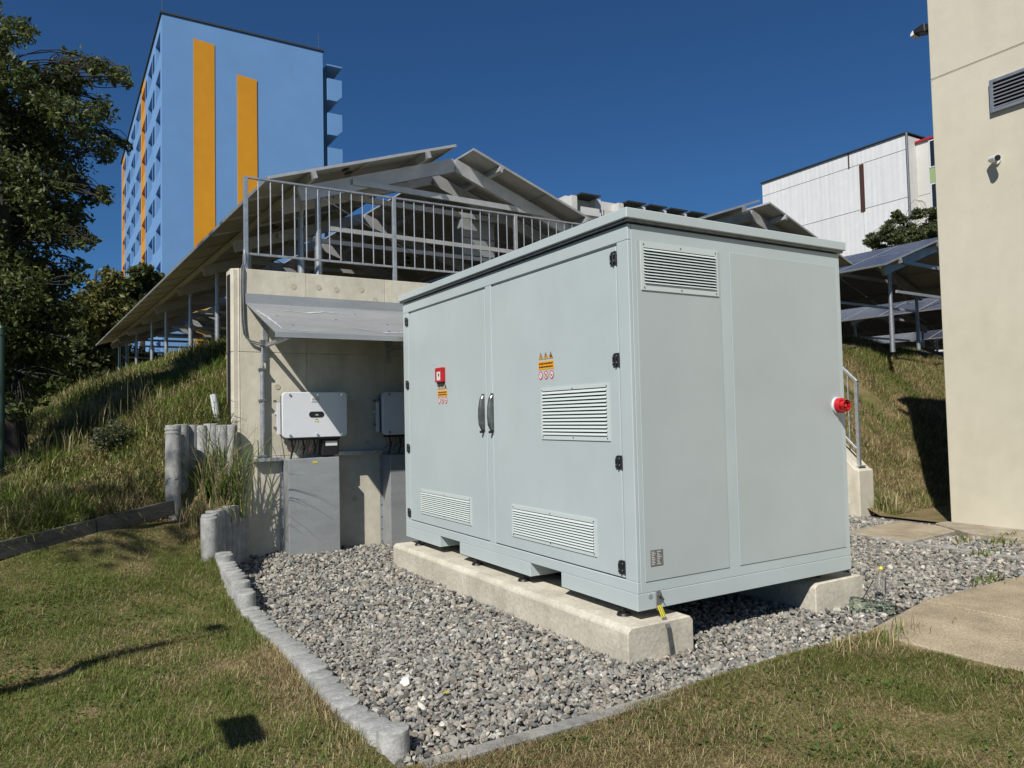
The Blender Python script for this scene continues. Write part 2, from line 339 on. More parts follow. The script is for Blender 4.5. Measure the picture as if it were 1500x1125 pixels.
def ground_mat():
    m = bpy.data.materials.new('lawn_ground'); m.use_nodes = True; n = m.node_tree; L = n.links; b = n.nodes['Principled BSDF']
    b.inputs['Roughness'].default_value = .95; b.inputs['Specular IOR Level'].default_value = .2
    tc = n.nodes.new('ShaderNodeTexCoord')
    def nz(s, d=4):
        t = n.nodes.new('ShaderNodeTexNoise'); t.inputs['Scale'].default_value = s; t.inputs['Detail'].default_value = d; L.new(tc.outputs['Object'], t.inputs['Vector']); return t.outputs[0]
    def ramp(src, p0, p1, c0, c1):
        r = n.nodes.new('ShaderNodeValToRGB'); r.color_ramp.elements[0].position = p0; r.color_ramp.elements[1].position = p1
        r.color_ramp.elements[0].color = (*c0, 1); r.color_ramp.elements[1].color = (*c1, 1); L.new(src, r.inputs[0]); return r.outputs[0]
    dry = ramp(nz(60, 6), .3, .75, lin((78, 64, 46)), lin((160, 141, 104)))
    grn = ramp(nz(45, 6), .3, .75, lin((52, 54, 28)), lin((112, 112, 64)))
    f = ramp(nz(1.6, 5), .4, .62, (0, 0, 0), (1, 1, 1))
    mx = n.nodes.new('ShaderNodeMix'); mx.data_type = 'RGBA'; L.new(f, mx.inputs[0]); L.new(dry, mx.inputs[6]); L.new(grn, mx.inputs[7])
    L.new(mx.outputs[2], b.inputs['Base Color'])
    bp = n.nodes.new('ShaderNodeBump'); bp.inputs['Strength'].default_value = .6; bp.inputs['Distance'].default_value = .02; L.new(nz(70, 5), bp.inputs['Height']); L.new(bp.outputs[0], b.inputs['Normal'])
    MATS['lawn_ground'] = m
ground_mat()
sheet('ground', xl, yl, h_left, ['lawn_ground'], drop_l)
xr = np.r_[rs(10.2, 22, .2), rs(22, 60, 2), rs(60, 131, 10), 130]; yr = np.r_[rs(-12, 6, 1.5), rs(6, 14, .1), rs(14, 40, 2), rs(40, 131, 10), 130]
sheet('hillside', xr, yr, h_right, ['lawn_ground'], lambda x, y: x < 0)
bed = MB().box(1.2, 10.9, 3.12, 9.0, -.3, -.012).box(4.75, 10.9, -10, 3.12, -.3, -.013); struct(bed.build('gravel_bed', 'gravel_bed'))
pl = MB().box(1.0, 1.58, 8.78, 9.0, .0, 1.5).prism([(1.2, 7.75), (1.25, 8.1), (1.66, 8.76), (1.66, 8.84), (1.02, 8.84), (1.02, 8.5), (1.15, 8.15), (1.16, 7.75)], 'z', 0, .55); struct(pl.build('planter_soil', 'soil'))

mat('canopy_shade', (.045, .038, .028), (.085, .07, .05), scale=3, rough=.95, bump=.4, bscale=20)  # canopy shade painted as a darker ground colour
sheet('canopy_shade', np.r_[rs(3.0, 10.2, .4), 10.2], np.r_[rs(9.4, 33, .6), 33], lambda x, y: h_left(x, y)+.06, ['canopy_shade'], lambda x, y: x < 0)  # dark sheet over the ground, deepens the shade under the canopies
sheet('canopy_shade', np.r_[rs(10.45, 40, .6), 40], np.r_[rs(10.6, 24, .6), 24], lambda x, y: h_right(x, y)+.05, ['canopy_shade'], lambda x, y: x < 0)
# ------------------------------------------------------------------ gravel stones
t_ = (1+5**.5)/2
ICO = np.array([(-1,t_,0),(1,t_,0),(-1,-t_,0),(1,-t_,0),(0,-1,t_),(0,1,t_),(0,-1,-t_),(0,1,-t_),(t_,0,-1),(t_,0,1),(-t_,0,-1),(-t_,0,1)])/math.hypot(1, t_)
ICF = np.array([(0,11,5),(0,5,1),(0,1,7),(0,7,10),(0,10,11),(1,5,9),(5,11,4),(11,10,2),(10,7,6),(7,1,8),(3,9,4),(3,4,2),(3,2,6),(3,6,8),(3,8,9),(4,9,5),(2,4,11),(6,2,10),(8,6,7),(9,8,1)])
def stones(name, P, rad, seed):
    g = np.random.default_rng(seed); n = len(P)
    T = np.stack([ICO*(1+g.uniform(-.38, .3, (12, 1))) for _ in range(40)])
    k = g.integers(0, 40, n); S = T[k]*(rad[:, None, None]*np.stack([g.uniform(.75, 1.35, n), g.uniform(.65, 1.05, n), g.uniform(.45, .8, n)], -1)[:, None, :])
    # random rotations
    q = g.normal(size=(n, 4)); q[:, 1:3] *= .32; q /= np.linalg.norm(q, axis=1, keepdims=True); a, b, c, d = q.T
    M = np.stack([np.stack([1-2*(c*c+d*d), 2*(b*c-a*d), 2*(b*d+a*c)], -1), np.stack([2*(b*c+a*d), 1-2*(b*b+d*d), 2*(c*d-a*b)], -1), np.stack([2*(b*d-a*c), 2*(c*d+a*b), 1-2*(b*b+c*c)], -1)], 1)
    V = np.einsum('nij,nkj->nki', M, S)+P[:, None, :]
    val = np.clip(g.normal(.225, .06, n), .07, .45); hue = g.uniform(0, 1, n); val = np.where(hue < .25, val*.66, val); val = np.where((hue > .6) & (hue < .72), val*1.35, val)
    C = np.stack([val*np.where(hue > .82, 1.14, 1.05), val, val*np.where(hue > .82, .80, .87)], -1)
    C[hue < .14] *= np.array([.90, .98, 1.10]); C[hue > .992] = (.45, .43, .39)
    F = (np.arange(n)[:, None, None]*12+ICF[None]).reshape(-1, 3)
    return npmesh(name, V.reshape(-1, 3), F, ['stone_gravel'], np.repeat(C, 12, axis=0))
def scatter(x0, x1, y0, y1, st, seed):
    g = np.random.default_rng(seed); xs = np.arange(x0, x1, st); ys = np.arange(y0, y1, st*.92)
    X, Y = np.meshgrid(xs, ys); X = X.ravel()+g.uniform(-.45, .45, X.size)*st; Y = Y.ravel()+g.uniform(-.45, .45, Y.size)*st
    return X, Y, g
X, Y, g = scatter(1.3, 8.33, 3.2, 8.8, .025, 1)
slabx = np.interp(X, [4.5, 4.75, 5.6, 7.4, 8.4], [3.2, 3.26, 3.5, 3.5, 3.5])
ok = (Y > slabx) & ~((X > 3.9) & (X < 5.1) & (Y > 4.9)) & ~((X > 5.6) & (Y > 8.2)) & ~((X > 3.05) & (X < 3.56) & (Y > 3.72) & (Y < 7.57)) & ~((X > 4.99) & (X < 5.54) & (Y > 3.8) & (Y < 7.57))
far = np.hypot(X, Y) > 6.0; ok &= ~(far & (g.uniform(size=X.size) < .4))
X, Y = X[ok], Y[ok]; n = X.size
rise = .03*np.clip((vnoise(X, Y, .8, 8)-.3), 0, 1)+.05*np.clip((Y-7.6)/1.2, 0, 1)*np.clip((4.5-X)/2, 0, 1)
P = np.stack([X, Y, g.uniform(-.004, .022, n)+rise], -1)
tag(stuff(link(stones('gravel', P, (.0105+.017*g.uniform(size=n)**1.8)*np.where(far[ok], 1.15, 1), 11), 'gravel')), 'grey crushed stone gravel bed round the pale cabinet', 'gravel')
X, Y, g = scatter(8.42, 9.95, 1.0, 8.6, .045, 3)
ok = ((Y < 5.1) & (X < 9.35)) | (Y > 6.1) | ((Y > 5.0) & (X > 9.8)); X, Y = X[ok], Y[ok]; n = X.size
tag(stuff(link(stones('gravel_strip', np.stack([X, Y, g.uniform(-.006, .02, n)], -1), g.uniform(.02, .034, n), 13), 'gravel_strip')), 'narrow gravel strip between the edging and the cream building', 'gravel')

# ------------------------------------------------------------------ kerb strips, pavement, slabs
k = MB().box(1.36, 4.66, 3.085, 3.17, -.1, .05); tag(k.build('kerb_strip', 'kerb_concrete', bevel=.006), 'low grey concrete kerb strip between gravel and front lawn', 'kerb')
k = MB().box(8.33, 8.40, 0, 8.8, -.1, .04); tag(k.build('edging_strip', 'kerb_concrete', bevel=.006), 'thin grey edging strip across the gravel beyond the cabinet', 'kerb')
pv = thing('pavement', (4.7, 3, 0), 'sandy concrete pavement slabs at the right edge of the gravel', 'pavement'); struct(pv)
for x0, x1 in ((4.76, 5.86), (5.885, 7.2), (7.225, 8.3)):
    for y0, y1 in ((1.62, 3.46), (-.3, 1.595), (-2.4, -.325)):
        f = 3.22 if x0 < 5 and y1 > 3 else y1
        MB().prism([(x0, y0), (x1, y0), (x1, y1), (x0+.0, f if f != y1 else y1)], 'z', -.1, .05+random.uniform(-.004, .004)).build('slab', 'pavement', pv, bevel=.008)
sb = thing('paving_slab', (9.2, 5.6, 0), 'weathered square stone slab by the corner of the cream building', 'slab')
MB().prism([(8.46, 5.1), (9.75, 5.22), (9.9, 6.1), (8.5, 6.0)], 'z', -.1, .035).build('slab', 'slab_stone', sb, bevel=.012)
MB().prism([(8.62, 5.22), (9.6, 5.34), (9.72, 5.98), (8.66, 5.88)], 'z', .03, .041).build('centre_slab', 'pavement', sb, bevel=.004)
ap = MB().prism([(9.4, -3), (10.12, -3), (10.12, 5.6), (9.85, 5.6), (9.4, 4.95)], 'z', -.1, .06); tag(ap.build('wall_apron', 'slab_stone', bevel=.01), 'narrow concrete apron along the foot of the cream building', 'apron')

# ------------------------------------------------------------------ retaining wall
YW = 8.85
wl = thing('retaining_wall', (1.6, YW, 0), 'tall beige concrete retaining wall behind the cabinet with railing on top', 'wall')
MB().box(1.62, 9.98, YW+.012, YW+.3, -.2, 3.35).build('core', 'concrete_wall', wl)
XS = [1.685, 2.45, 3.45, 4.45, 5.45, 6.45, 7.45, 8.45, 9.98]; ZS = [-.2, 1.19, 2.40, 3.37]
for i in range(len(XS)-1):
    for j in range(3):
        MB().box(XS[i]+.002, XS[i+1]-.002, YW+random.uniform(0, .002), YW+.02, ZS[j]+.002, ZS[j+1]-.002).build('panel', 'concrete_wall', wl, bevel=.004)
for j in range(3):
    MB().hull([(1.59, YW+.06, ZS[j]+.002), (1.682, YW-.001, ZS[j]+.002), (1.682, YW+.3, ZS[j]+.002), (1.59, YW+.3, ZS[j]+.002),
               (1.59, YW+.06, ZS[j+1]-.002), (1.682, YW-.001, ZS[j+1]-.002), (1.682, YW+.3, ZS[j+1]-.002), (1.59, YW+.3, ZS[j+1]-.002)]).build('end_panel', 'concrete_wall', wl, bevel=.006)
MB().box(1.578, 1.588, YW+.06, YW+.2, 1.3, 3.3).build('membrane', 'membrane', wl)
plug = MB().tube([(0, -.003, 0), (0, .01, 0)], .034, 14).mesh('plug', ['concrete_patch'])
for px_, pz_ in ((2.6, 3.21), (2.82, 3.2), (3.14, 3.22), (3.32, 3.1), (2.3, 2.85+.35), (2.62, 2.62), (3.9, 3.2), (2.1, 2.0), (2.35, .72), (3.02, .62), (3.2, 1.3)):
    place(plug, 'plug', wl, (px_, YW, pz_))

# railing on top of the wall
rl = thing('railing', (1.785, 9.0, 3.37), 'galvanised steel railing on top of the concrete retaining wall', 'railing')
post = MB().box(-.025, .025, -.022, .022, 0, 1.13).box(-.06, .06, -.045, .045, 0, .012).mesh('post', ['galvanised'], bevel=.003)
bal = MB().tube([(0, 0, 0), (0, 0, .9)], .0085, 8).mesh('baluster', ['galvanised'], smooth=True)
PX = [1.785+1.865*i for i in range(5)]
for x in PX: place(post, 'post', rl, (x, 9.0, 3.37))
for a, b in zip(PX[:-1], PX[1:]):
    MB().box(a+.027, b-.027, 8.982, 9.018, 4.478, 4.5).build('top_rail', 'galvanised', rl, bevel=.003)
    MB().box(a+.027, b-.027, 8.984, 9.016, 3.565, 3.59).build('bottom_rail', 'galvanised', rl, bevel=.003)
    for i in range(1, 13): place(bal, 'baluster', rl, (a+1.865*i/13, 9.0, 3.585))

# awning
aw = thing('awning', (1.75, YW, 3.08), 'streaked grey sheet metal awning on the concrete wall above the inverters', 'awning')
MB().box(1.743, 5.2, YW-.022, YW-.001, 2.965, 3.078).build('flange', 'galvanised_sheet', aw)
AY, AZ = 7.67, 2.50
MB().hull([(1.745, YW-.02, 2.957), (5.2, YW-.02, 2.957), (5.2, AY, AZ), (1.80, AY, AZ), (1.745, YW-.02, 2.966), (5.2, YW-.02, 2.966), (5.2, AY, AZ+.009), (1.80, AY, AZ+.009)]).build('sheet', 'galvanised_sheet', aw)
MB().box(1.80, 5.2, AY-.006, AY, AZ-.045, AZ+.008).build('front_lip', 'galvanised_sheet', aw)
scr = MB().tube([(0, 0, -.004), (0, 0, .008)], .012, 8).mesh('screw', ['steel_bright'])
for x, t in ((1.98, .45), (2.05, .78), (2.62, .5), (2.95, .25), (3.2, .6), (2.2, .2), (3.1, .85)): place(scr, 'screw', aw, (x, YW+(AY-YW)*t, 2.968+(AZ-2.957)*t))
for x in (1.965, 3.48, 4.9):
    br = MB().box(x-.03, x+.03, YW-.014, YW-.002, 2.30, 2.95).box(x-.02, x+.02, AY+.12, YW-.016, 2.455, 2.495).box(x-.02, x+.02, AY+.12, AY+.16, 2.497, 2.54)
    br.build('bracket', 'galvanised', aw, bevel=.003)
    MB().beam((x+.012, YW-.02, 2.92), (x+.012, AY+.5, 2.51), .006, .03).build('stay', 'galvanised', aw)
# lime streaks left by run-off on the sheet
for pts in (((1.85, .12), (2.05, .22), (2.35, .3), (2.62, .2), (2.9, .25)), ((2.62, .22), (2.86, .4), (2.95, .5)), ((1.80, .3), (1.86, .6), (1.9, .92), (2.2, .96)), ((2.5, .55), (2.75, .78), (3.05, .9), (3.3, .86))):
    m = MB(); pr = None
    fin = []
    for (xa, ta), (xb, tb) in zip(pts[:-1], pts[1:]):
        for s in range(7): f = s/7; fin.append((xa+(xb-xa)*f+random.uniform(-.008, .008), ta+(tb-ta)*f+random.uniform(-.012, .012), random.uniform(.005, .02)))
    for x, t, wd in fin:
        y = YW-.02+(AY-YW+.02)*t; z = 2.966+(AZ+.009-2.966)*t+.005
        cur = ((x-wd, y+wd, z-wd*.39*-1), (x+wd, y-wd, z+wd*.39*-1))
        if pr: m.quad(pr[0], cur[0], cur[1], pr[1])
        pr = cur
    m.build('lime_streak', 'lime', aw)

# ------------------------------------------------------------------ inverters and cable boxes
def inverter(x0, label, num):
    x1, z0, z1, yf = x0+.757, 1.40, 1.925, 8.55
    t = thing('inverter', (x0, YW, z0), label, 'inverter', 'inverters on the concrete wall')
    MB().prism(rrect(x0, x1, z0, z1, .045), 'y', yf, yf+.05).build('cover', 'white_paint', t, bevel=.006, smooth=True)
    MB().box(x0+.03, x1-.03, yf+.052, YW-.07, z0+.03, z1-.03).build('housing', 'grey_metal', t, bevel=.004)
    for xx in (x0-.02, x1-.02):
        MB().box(xx, xx+.04, YW-.13, YW-.10, z0+.04, z1-.12).box(xx, xx+.04, YW-.10, YW-.002, z0+.10, z0+.13).box(xx, xx+.04, YW-.10, YW-.002, z1-.25, z1-.22).build('mounting_bracket', 'white_paint', t, bevel=.002)
    bolt = MB().tube([(0, -.012, 0), (0, .004, 0)], .014, 8).mesh('bolt', ['steel_bright'])
    for bx_ in (x0+.085, (x0+x1)/2+.02, x1-.075):
        for bz in (z0+.032, z1-.03): place(bolt, 'bolt', t, (bx_, yf, bz))
    bb = bpy.data.meshes; knob = MB().tube([(0, 0, 0), (-.03, 0, 0)], .016, 8).mesh('side_bolt', ['steel_bright'])
    for bz in (z0+.12, z1-.1): place(knob, 'side_bolt', t, (x0-.022, YW-.11, bz))
    xc = x0+.39; zc = z0+.265
    dp = MB().prism(rrect(xc-.088, xc+.088, zc-.034, zc+.034, .033), 'y', yf-.004, yf+.002).build('display_panel', 'black_plastic', t)
    lg = MB()
    for i in range(6):
        a = math.pi*(.08+.84*i/5); c_, s_ = math.cos(a), math.sin(a); r0, r1 = .006, .021
        px_, pz_ = xc+.003, zc-.014
        lg.quad((px_+c_*r0, yf-.0055, pz_+s_*r0), (px_+c_*(r0+r1)/2-s_*.0035, yf-.0055, pz_+s_*(r0+r1)/2+c_*.0035), (px_+c_*r1, yf-.0055, pz_+s_*r1), (px_+c_*(r0+r1)/2+s_*.0035, yf-.0055, pz_+s_*(r0+r1)/2-c_*.0035))
    lg.build('logo', 'label_white', dp)
    MB().box(xc-.016, xc+.016, yf-.003, yf+.001, zc-.058, zc-.05).build('caption', 'label_grey', t)
    MB().box(xc+.0, xc+.026, yf-.003, yf+.001, zc-.088, zc-.07).build('yellow_sticker', 'label_yellow', t)
    MB().box(xc-.02, xc-.012, yf-.003, yf+.001, zc-.086, zc-.074).build('small_mark', 'label_grey', t)
    pt = MB().box(xc-.06, xc+.05, yf-.006, yf, z1-.113, z1-.058).build('number_plate', 'label_white', t, bevel=.002)
    cu_ = bpy.data.curves.new('plate_text', 'FONT'); cu_.body = num; cu_.size = .04; cu_.align_x = 'CENTER'; cu_.align_y = 'CENTER'
    to = bpy.data.objects.new('plate_text', cu_); col.objects.link(to); bpy.context.view_layer.update()
    me = bpy.data.meshes.new_from_object(to.evaluated_get(bpy.context.evaluated_depsgraph_get())); bpy.data.objects.remove(to)
    me.materials.clear(); me.materials.append(MATS['label_black'])
    to = place(me, 'plate_text', pt, (xc-.005, yf-.0075, z1-.086), rot=(math.pi/2, 0, 0))
    # connector row and hanging leads
    MB().box(x0+.08, x1-.07, yf+.06, YW-.1, z0-.03, z0+.03).build('connector_tray', 'black_plastic', t, bevel=.003)
    MB().box(x1-.29, x1-.09, yf+.05, YW-.11, z0-.215, z0-.031).build('terminal_box', 'black_plastic', t, bevel=.008)
    MB().box(x1-.25, x1-.11, yf+.047, yf+.049, z0-.105, z0-.05).build('data_label', 'label_white', t)
    for i in range(8):
        cx = x0+.13+.042*i; yy = yf+.09+.02*(i % 3); ln = random.uniform(.1, .17); sw = random.uniform(-.09, -.02)
        MB().tube([(cx, yy, z0-.03), (cx, yy-.01, z0-.06), (cx+sw*.35, yy-.015, z0-.03-ln*.6), (cx+sw, yy, z0-.03-ln)], .0045, 6).build('lead', 'cable_red' if i % 2 == 0 else 'black_plastic', t, smooth=True)
    for i in range(3):
        cx = x0+.13+.13*i
        MB().tube([(cx, yf+.12, z0-.03), (cx+.02, yf+.12, z0-.12), (cx-.01, yf+.13, z0-.25)], .011, 7).build('cable', 'black_plastic', t, smooth=True)
    return t
inverter(2.082, 'white inverter on the concrete wall, left one, half in the awning shadow', 'INV1')
inverter(3.285, 'shaded inverter on the wall partly hidden behind the cabinet', 'INV2')
def cablebox(x0, x1, label):
    t = thing('cable_cover_box', (x0, YW, 0), label, 'cable box', 'metal cable covers under the inverters')
    yb = 8.56
    MB().hull([(x0, yb, -.02), (x1, yb, -.02), (x1, YW-.001, -.02), (x0, YW-.001, -.02), (x0, yb, 1.152), (x1, yb, 1.162), (x1, YW-.001, 1.168), (x0, YW-.001, 1.160)]).build('cover', 'galvanised_sheet', t, bevel=.004)
    MB().box(x0-.03, x0-.001, YW-.006, YW-.002, 0, 1.15).build('side_flange', 'galvanised_sheet', t)
    for z in np.arange(.08, 1.12, .15): MB().tube([(x0-.016, YW-.014, z), (x0-.016, YW-.004, z)], .009, 7).build('screw', 'steel_bright', t)
    MB().box((x0+x1)/2-.02, (x0+x1)/2+.035, yb-.003, yb+.001, 1.10, 1.122).build('yellow_sticker', 'label_yellow', t)
cablebox(2.15, 2.74, 'tall grey metal cable cover under the left inverter, standing on gravel')
cablebox(3.376, 3.96, 'shaded metal cable cover on the wall half hidden by the cabinet')
cd_ = thing('conduit', (1.917, YW, 1.16), 'grey vertical steel conduit with clamps on the left of the concrete wall', 'conduit')
MB().tube([(1.917, YW-.05, 1.16), (1.917, YW-.05, 2.24)], .026, 12).build('pipe', 'galvanised', cd_, smooth=True)
MB().tube([(1.92, YW-.05, 2.24), (1.922, YW-.05, 2.52)], .013, 10).build('upper_pipe', 'galvanised', cd_, smooth=True)
MB().box(1.895, 1.945, YW-.08, YW-.005, 2.47, 2.54).build('gland', 'grey_metal', cd_, bevel=.006)
for z in (1.2, 1.84, 2.2):
    MB().box(1.875, 1.96, YW-.085, YW-.005, z-.012, z+.012).build('clamp', 'grey_metal', cd_, bevel=.004)
fc = MB()
for dx_ in (0, .022):
    fc.tube([(1.76+dx_*.5, 8.99, 3.62), (1.735+dx_, 8.9, 3.44), (1.70+dx_, YW-.02, 3.36), (1.695+dx_, YW-.02, 3.1), (1.705+dx_, YW-.02, 2.75), (1.725+dx_, YW-.02, 2.6-dx_), (1.79, YW-.03, 2.53-dx_), (1.9, YW-.05, 2.50-dx_)], .0085, 8)
tag(fc.build('flexible_cable', 'grey_metal', smooth=True), 'thin grey cable pair running from railing post down the wall edge to conduit', 'cable')
ct = MB().box(1.80, 2.12, YW-.09, YW-.002, 1.135, 1.175); tag(ct.build('cable_tray', 'galvanised', bevel=.003), 'short horizontal cable channel between conduit and left metal cover', 'cable tray')
ct = MB().box(2.745, 3.37, YW-.09, YW-.002, 1.165, 1.215); tag(ct.build('cable_tray', 'galvanised', bevel=.003), 'shaded cable channel between the two metal cable covers', 'cable tray')

# ------------------------------------------------------------------ palisades
def pal_mesh(r, h, flute=True):
    m = MB(); n = 12; prof = [(0, -.7), (r, -.7), (r, h-.012), (r*.965, h-.003), (r*.9, h)]
    k0 = len(m.v)
    for rr, z in prof[1:]:
        for j in range(n): a = 2*math.pi*j/n; m.v.append((rr*math.cos(a), rr*math.sin(a), z))
    for i in range(3):
        for j in range(n): m.f.append((i*n+j, i*n+(j+1) % n, (i+1)*n+(j+1) % n, (i+1)*n+j)); m.m.append(0)
    m.f.append(tuple(3*n+j for j in range(n))); m.m.append(0)
    return m.mesh('palisade', ['palisade_concrete'], smooth=True)
PM = {h: pal_mesh(.078, h) for h in (.08, .2, .29, .34, .68, .88)}
kb = thing('palisade_kerb', (1.25, 5, 0), 'curved row of round grey concrete palisades edging the gravel on the left', 'palisade')
ys = np.arange(3.34, 7.6, .118)
for i, y in enumerate(ys):
    x = 1.27+.05*math.exp(-((y-3.3)/.5)**2)+.012*math.sin(y*1.7)
    if y < 6.3: h, dz = .08, .02+.012*math.sin(y*3)+(.05 if i == 0 else 0)
    elif y < 6.55: h, dz = .2, 0
    elif y < 7.45: h, dz = .2, .05+(y-6.55)*.06
    else: h, dz = .29, .06
    o = place(PM[h], 'palisade', kb, (x+random.uniform(-.008, .008), y, dz+random.uniform(-.008, .008)), rot=(random.uniform(-.02, .02), random.uniform(-.02, .02), random.uniform(0, 6)))
lt = thing('palisade_planter', (1.2, 8.2, 0), 'low planter wall of round concrete palisades below the tall grass', 'palisade')
DG = [(1.17, 7.68), (1.19, 7.80), (1.205, 7.92), (1.23, 8.035)]+[(1.275+.0655*k_, 8.135+.0975*k_) for k_ in range(7)]
for i, (x, y) in enumerate(DG):
    place(PM[.68], 'palisade', lt, (x, y, .02+random.uniform(-.012, .012)+(.0 if i > 3 else -.02)), rot=(0, random.uniform(-.015, .015), random.uniform(0, 6)))
ut = thing('palisade_tier', (.95, 8.5, .7), 'upper tier of tall round concrete palisades beside the retaining wall', 'palisade')
for i, (x, y) in enumerate([(.935, 8.46), (1.04, 8.66), (1.145, 8.74), (1.25, 8.75), (1.355, 8.75), (1.46, 8.75), (1.55, 8.75)]):
    place(PM[.88], 'palisade', ut, (x, y, .70+random.uniform(-.015, .012)), rot=(0, random.uniform(-.012, .012), random.uniform(0, 6)))
for z in (1.50, 1.54): MB().tube([(.935, 8.46, z-.008), (.935, 8.46, z+.008)], .081, 14).build('collar', 'palisade_concrete', ut, smooth=True)
tb = MB().tube([(1.486, 9.0, 1.45), (1.414, 9.0, 1.92)], .036, 14); tag(tb.build('steel_tube', 'white_paint', smooth=True), 'short leaning bright steel tube behind the upper palisades', 'tube')
bd = thing('edging_board', (.2, 7.9, .6), 'grey edging boards at the foot of the wild grass slope', 'board')
for a, b in (((.93, 8.33, .81), (.22, 7.93, .73)), ((.215, 7.925, .725), (-.52, 7.5, .64)), ((-.525, 7.495, .635), (-1.6, 6.95, .52))):
    MB().beam((a[0], a[1], a[2]-.07), (b[0], b[1], b[2]-.07), .03, .15).build('board', 'board_grey', bd, bevel=.004)

# ------------------------------------------------------------------ cabinet on beams
def beamblock(x0, x1, y0, y1, label):
    m = MB().prism([(x0, -.1), (x1, -.1), (x1, .215), (x1-.03, .245), (x0+.03, .245), (x0, .215)], 'y', y0, y1)
    o = m.build('foundation_beam', 'concrete_beam', bevel=.008); return tag(o, label, 'concrete beam', 'concrete beams under the cabinet')
beamblock(3.02, 3.585, 3.685, 7.61, 'long concrete beam carrying the left side of the cabinet')
beamblock(4.965, 5.565, 3.775, 7.61, 'concrete beam under the right side of the cabinet, mostly in shade')
X0, X1, Y0, Y1, Z0, Z1 = 3.174, 5.40, 3.76, 7.607, .31, 2.862
cb = thing('storage_cabinet', (3.2, 3.8, .31), 'large pale grey metal energy storage cabinet with double doors on concrete beams', 'cabinet')
D = .028
m = MB(); m.box(X0+D, X1, Y0+.012, Y1, .42, Z1)
# left face frame strips round the two doors
DY = [(5.725, 7.468), (3.878, 5.625)]; DZ = (.497, 2.752)
m.box(X0, X0+D-.0005, Y0, Y1, DZ[1], Z1-.001).box(X0, X0+D-.0005, Y0, Y1, .42, DZ[0])
m.box(X0, X0+D-.0005, DY[0][1], Y1, DZ[0], DZ[1]).box(X0, X0+D-.0005, DY[1][1], DY[0][0], DZ[0], DZ[1]).box(X0, X0+D-.0005, Y0, DY[1][0], DZ[0], DZ[1])
m.box(X0+D, X1, Y0, Y0+.0115, .42, Z1-.001)
m.build('body', 'cabinet_paint', cb, bevel=.004)
sk = MB()
for a, b in ((Y0, 4.632), (5.066, 6.313), (6.746, Y1)): sk.box(X0, X1, a, b, Z0, .4195)
sk.build('base_skirt', 'cabinet_paint', cb, bevel=.003)
ld = MB().box(3.135, 5.443, 3.72, 7.648, 2.886, 2.957); ld.build('lid', 'cabinet_paint', cb, bevel=.006)
MB().box(X0+.02, X1-.02, Y0+.02, Y1-.02, Z1+.001, 2.8855).build('lid_gasket', 'black_plastic', cb)
MB().box(3.15, 5.42, 3.735, 7.63, 2.868, 2.8855).build('lid_rim', 'handle_metal', cb)
doors = []
for i, (a, b) in enumerate(DY):
    d = MB().box(X0-.002, X0+.02, a+.007, b-.007, DZ[0]+.010, DZ[1]-.020).build('door', 'cabinet_paint', cb, bevel=.004); doors.append(d)
for a, b in ((3.24, 4.02), (4.125, 5.342)):
    MB().box(a, b, Y0-.005, Y0-.001, .493, 2.755).build('side_panel', 'cabinet_panel', cb, bevel=.0035)
# hinges
hm = MB().prism([(-.032, -.042), (.035, -.042), (.035, .042), (-.012, .042), (-.032, .024)], 'x', -.014, 0).box(-.017, -.001, -.006, .006, -.052, .042).mesh('hinge', ['black_plastic'], bevel=.003)
hs = MB().tube([(-.0165, 0, 0), (-.0145, 0, 0)], .0045, 6).mesh('hinge_screw', ['label_grey'])
for z in (2.655, 1.965, 1.277, .581):
    for y, d, sgn in ((7.489, doors[0], -1), (3.905, doors[1], 1)):
        h = place(hm, 'hinge', cb, (X0-.003, y, z)); h.scale = (1, -sgn, 1)
        for dy in (-.019, .019):
            for dz in (-.022, .022): place(hs, 'hinge_screw', h, (X0-.0035, y+dy, z+dz))
# swing handles
for d, y in ((doors[0], 5.79), (doors[1], 5.627)):
    hd = MB().prism([(0, 1.475), (-.02, 1.475), (-.045, 1.53), (-.05, 1.6), (-.046, 1.68), (-.03, 1.76), (-.012, 1.787), (0, 1.787)], 'y', y-.02, y+.02)
    hh = MB(); hh.v = [(X0-.002+x*1, yy, z) for (x, yy, z) in hd.v]; hh.f = hd.f; hh.m = hd.m
    h = hh.build('handle', 'handle_metal', cb, bevel=.006)
    MB().box(X0-.006, X0-.0025, y-.027, y+.027, 1.46, 1.80).build('handle_plate', 'handle_metal', h, bevel=.002)
    MB().box(X0-.04, X0-.006, y-.012, y+.012, 1.452, 1.474).build('lock', 'black_plastic', h, bevel=.003)
